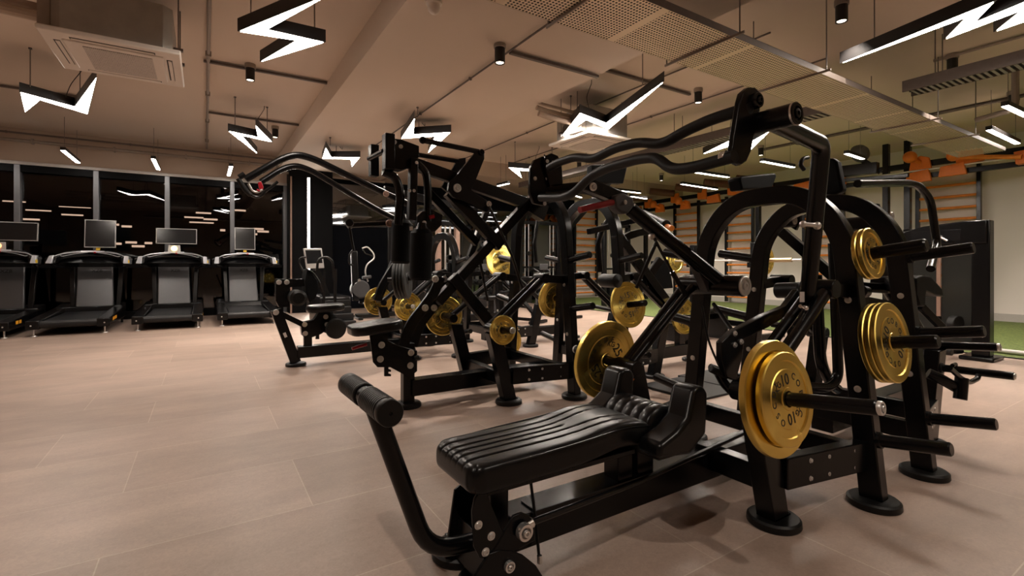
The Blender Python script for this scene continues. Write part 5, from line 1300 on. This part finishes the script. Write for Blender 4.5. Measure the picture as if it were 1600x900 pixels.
# adjustable bench and stationary bikes glimpsed between the machines
def bike(x, y, a, lab):
    t = thing('exercise_bike', lab, 'cardio machine', (x, y, 0), 'exercise bikes')
    d = V(math.cos(a), math.sin(a), 0); n = V(-d.y, d.x, 0); o = V(x, y, 0)
    part('frame', MB().tube([o-d*.5+V(0, 0, .1), o-d*.1+V(0, 0, .45), o+d*.35+V(0, 0, .85)], .045, 12, .1).tube([o-d*.1+V(0, 0, .40), o-d*.25+V(0, 0, .85)], .035, 12), PC, t)
    part('flywheel', MB().cyl(o+d*.42+V(0, 0, .32)-n*.03, o+d*.42+V(0, 0, .32)+n*.03, .24, 28), 'silver_shroud', t, .01)
    part('saddle', MB().slab_pad(.28, .18, .07, o-d*.39+V(0, 0, .86), d, n, (0, 0, 1), None, None, .4, 16, 12), 'black_leather', t)
    part('handlebar', MB().tube([o+d*.52+n*.2+V(0, 0, 1.08), o+d*.36+n*.18+V(0, 0, 1.0), o+d*.34+V(0, 0, .95), o+d*.36-n*.18+V(0, 0, 1.0), o+d*.52-n*.2+V(0, 0, 1.08)], .018, 10, .06), 'black_rubber', t)
    part('console', MB().beam(o+d*.40+n*.12+V(0, 0, 1.12), o+d*.40-n*.12+V(0, 0, 1.12), .03, .14), 'grey_cap', t, .008)
    for s in (-.5, .5): part('base_foot', MB().beam(o+d*s+n*.28+V(0, 0, .04), o+d*s-n*.28+V(0, 0, .04), .07, .06), PC, t, .01)
    part('base_beam', MB().beam(o-d*.5+V(0, 0, .07), o+d*.5+V(0, 0, .07), .06, .06), PC, t, .008)
bike(5.4, 8.3, 1.9, 'exercise bike between the diagonal beam and the high gold plate'); bike(6.6, 8.6, 1.7, 'exercise bike behind the middle arch, beside the dumbbell rack'); bike(5.9, 10.3, 1.5, 'exercise bike farthest back, before the first dark mirror')
# ================================================================ plates on the pegs
GD = 'gold plates'
def on_peg(b0, b1, d): return b0+unit(b1-b0)*d
n0, n1 = nb; f0, f1 = fb
plate(on_peg(n0, n1, .035), n1-n0, .225, .030, '25', 'large gold plate at the back of the near lever peg, behind a smaller plate', roll=.4)
plate(on_peg(n0, n1, .072), n1-n0, .180, .028, '10', 'medium gold plate marked 10 on the near lever peg of the foreground machine', roll=.12)
plate(on_peg(f0, f1, .10), f1-f0, .225, .030, '25', 'large dark gold plate on the far lever, behind the leather shoulder pad', roll=1.0)
def stored(cx, cy, z, s, n, R, T, kg, labels, off=.03, roll=0):
    b0 = V(cx, cy+s*(arch_y(z)+.045), z); b1 = b0+V(0, s*.275, .042)
    for k in range(n):
        plate(on_peg(b0, b1, off+T/2+k*(T+.003)), b1-b0, R, T, kg, labels[k], roll=roll+k*.7)
stored(2.72, CY1, PEGZ[0], -1, 2, .124, .022, '5', ['small gold plate on the top storage peg, tight against the arch', 'small gold plate on the top storage peg, outer of the two'], .025)
stored(2.72, CY1, PEGZ[1], -1, 3, .187, .022, '10', ['gold plate on the middle storage peg of the near arch, innermost of three', 'gold plate sandwiched in the middle of the three on the near arch', 'gold plate marked 10 on the middle storage peg, outermost of three'], .042, -.5)
plate(on_peg(*b2n, .10), b2n[1]-b2n[0], .115, .025, '5', 'small gold plate on the near lever of the middle machine, peg end showing', roll=.3)
plate(on_peg(*b2f, .08), b2f[1]-b2f[0], .190, .028, '10', 'gold plate on the far lever of the middle machine, partly behind a black leg', roll=.8)
stored(2.72, CY2, PEGZ[2], 1, 1, .17, .028, '10', ['gold plate behind the small plate of the middle machine, low on the far arch leg'], .03, .2)
def stored_r(x, cy, z, s, n, R, T, kg, labels, off=.03, roll=0):
    b0 = V(x, cy+s*(arch_y(z)+.045), z); b1 = b0+V(0, s*.275, .042)
    for k in range(n): plate(on_peg(b0, b1, off+T/2+k*(T+.003)), b1-b0, R, T, kg, labels[k], roll=roll+k*.7)
stored_r(3.34, CY2, PEGZ[1], -1, 1, .215, .03, '15', ['bright gold plate with dark lettering facing the camera, above the leather pads'], .05, .2)
stored_r(3.34, CY3, PEGZ[2+0]+.0, -1, 1, .19, .028, '10', ['gold plate low on a rear arch peg, glimpsed behind the middle machine legs'], .05, .9)
stored_r(3.34, CY3, PEGZ[0], -1, 1, .225, .03, '20', ['gold plate high behind the thin push rod and diagonal beam'], .03, .5)
plate(on_peg(*b5n, .09), b5n[1]-b5n[0], .18, .03, '10', 'gold plate on the low lever behind the big lettered plate, near the grey lever tubes', roll=.5)
stored_r(3.34, CY2, PEGZ[1], 1, 1, .225, .03, '20', ['dark gold plate half hidden by the middle arch leg'], .05, .1)
plate(on_peg(*b3n, .12), b3n[1]-b3n[0], .165, .028, '10', 'gold plate on the near lever of the arched machine, chrome peg end showing', roll=.6)
plate(on_peg(*b3f, .10), b3f[1]-b3f[0], .19, .03, '15', 'gold plate left of the silver curved arm, lettering on its face', roll=.6)
h0_, h1_ = BUMP
for k in range(4):
    plate(h0_+unit(h1_-h0_)*(.10+.032*k), h1_-h0_, .222, .030, '20', ['black rubber plate, innermost of the stacked four beside the foam rollers', 'black rubber plate, second from inside in the stack of four', 'black rubber plate, third from inside in the stack of four', 'black rubber plate, outermost of the stacked four'][k], gold=False, roll=k*.5)
plate((7.0, 4.07, 1.23), (0, -1, 0), .215, .035, '20', 'gold plate on the near end of the racked barbell', roll=.4)
plate((7.0, 5.70, 1.23), (0, 1, 0), .215, .035, '20', 'gold plate on the far end of the racked barbell', roll=.9)
# made-up downlights over the turf, added to light the pale wall
for x, y, l in ((10.5, 2.2, 'added can downlight to light the pale wall, before the near wall bars'), (10.5, 6.2, 'added can downlight to light the pale wall, behind the rear arches'), (11.2, 9.6, 'added can downlight to light the pale wall, far end of the turf')):
    z0 = ZC-.22
    t = thing('downlight', l, 'light', (x, y, z0), 'black can downlights')
    part('can', MB().lathe((x, y, z0), (0, 0, 1), [(.036, .012), (.048, 0), (.055, 0), (.055, .16), (1e-4, .16)], 24), 'fixture_black', t)
    part('mount_box', MB().cyl((x, y, z0+.16), (x, y, ZC), .066, 20), 'conduit_grey', t, .004)
    part('lens', MB().cyl((x, y, z0+.008), (x, y, z0+.014), .040, 20), 'downlight_glow', t)
    ld = bpy.data.lights.new('downlight_lamp', 'SPOT'); ld.energy = 190; ld.spot_size = math.radians(120); ld.spot_blend = .7; ld.shadow_soft_size = .04; ld.color = (1, .86, .74)
    lo_ = bpy.data.objects.new('downlight_lamp', ld); C.objects.link(lo_); lo_.location = (0, 0, -.012); lo_.parent = t
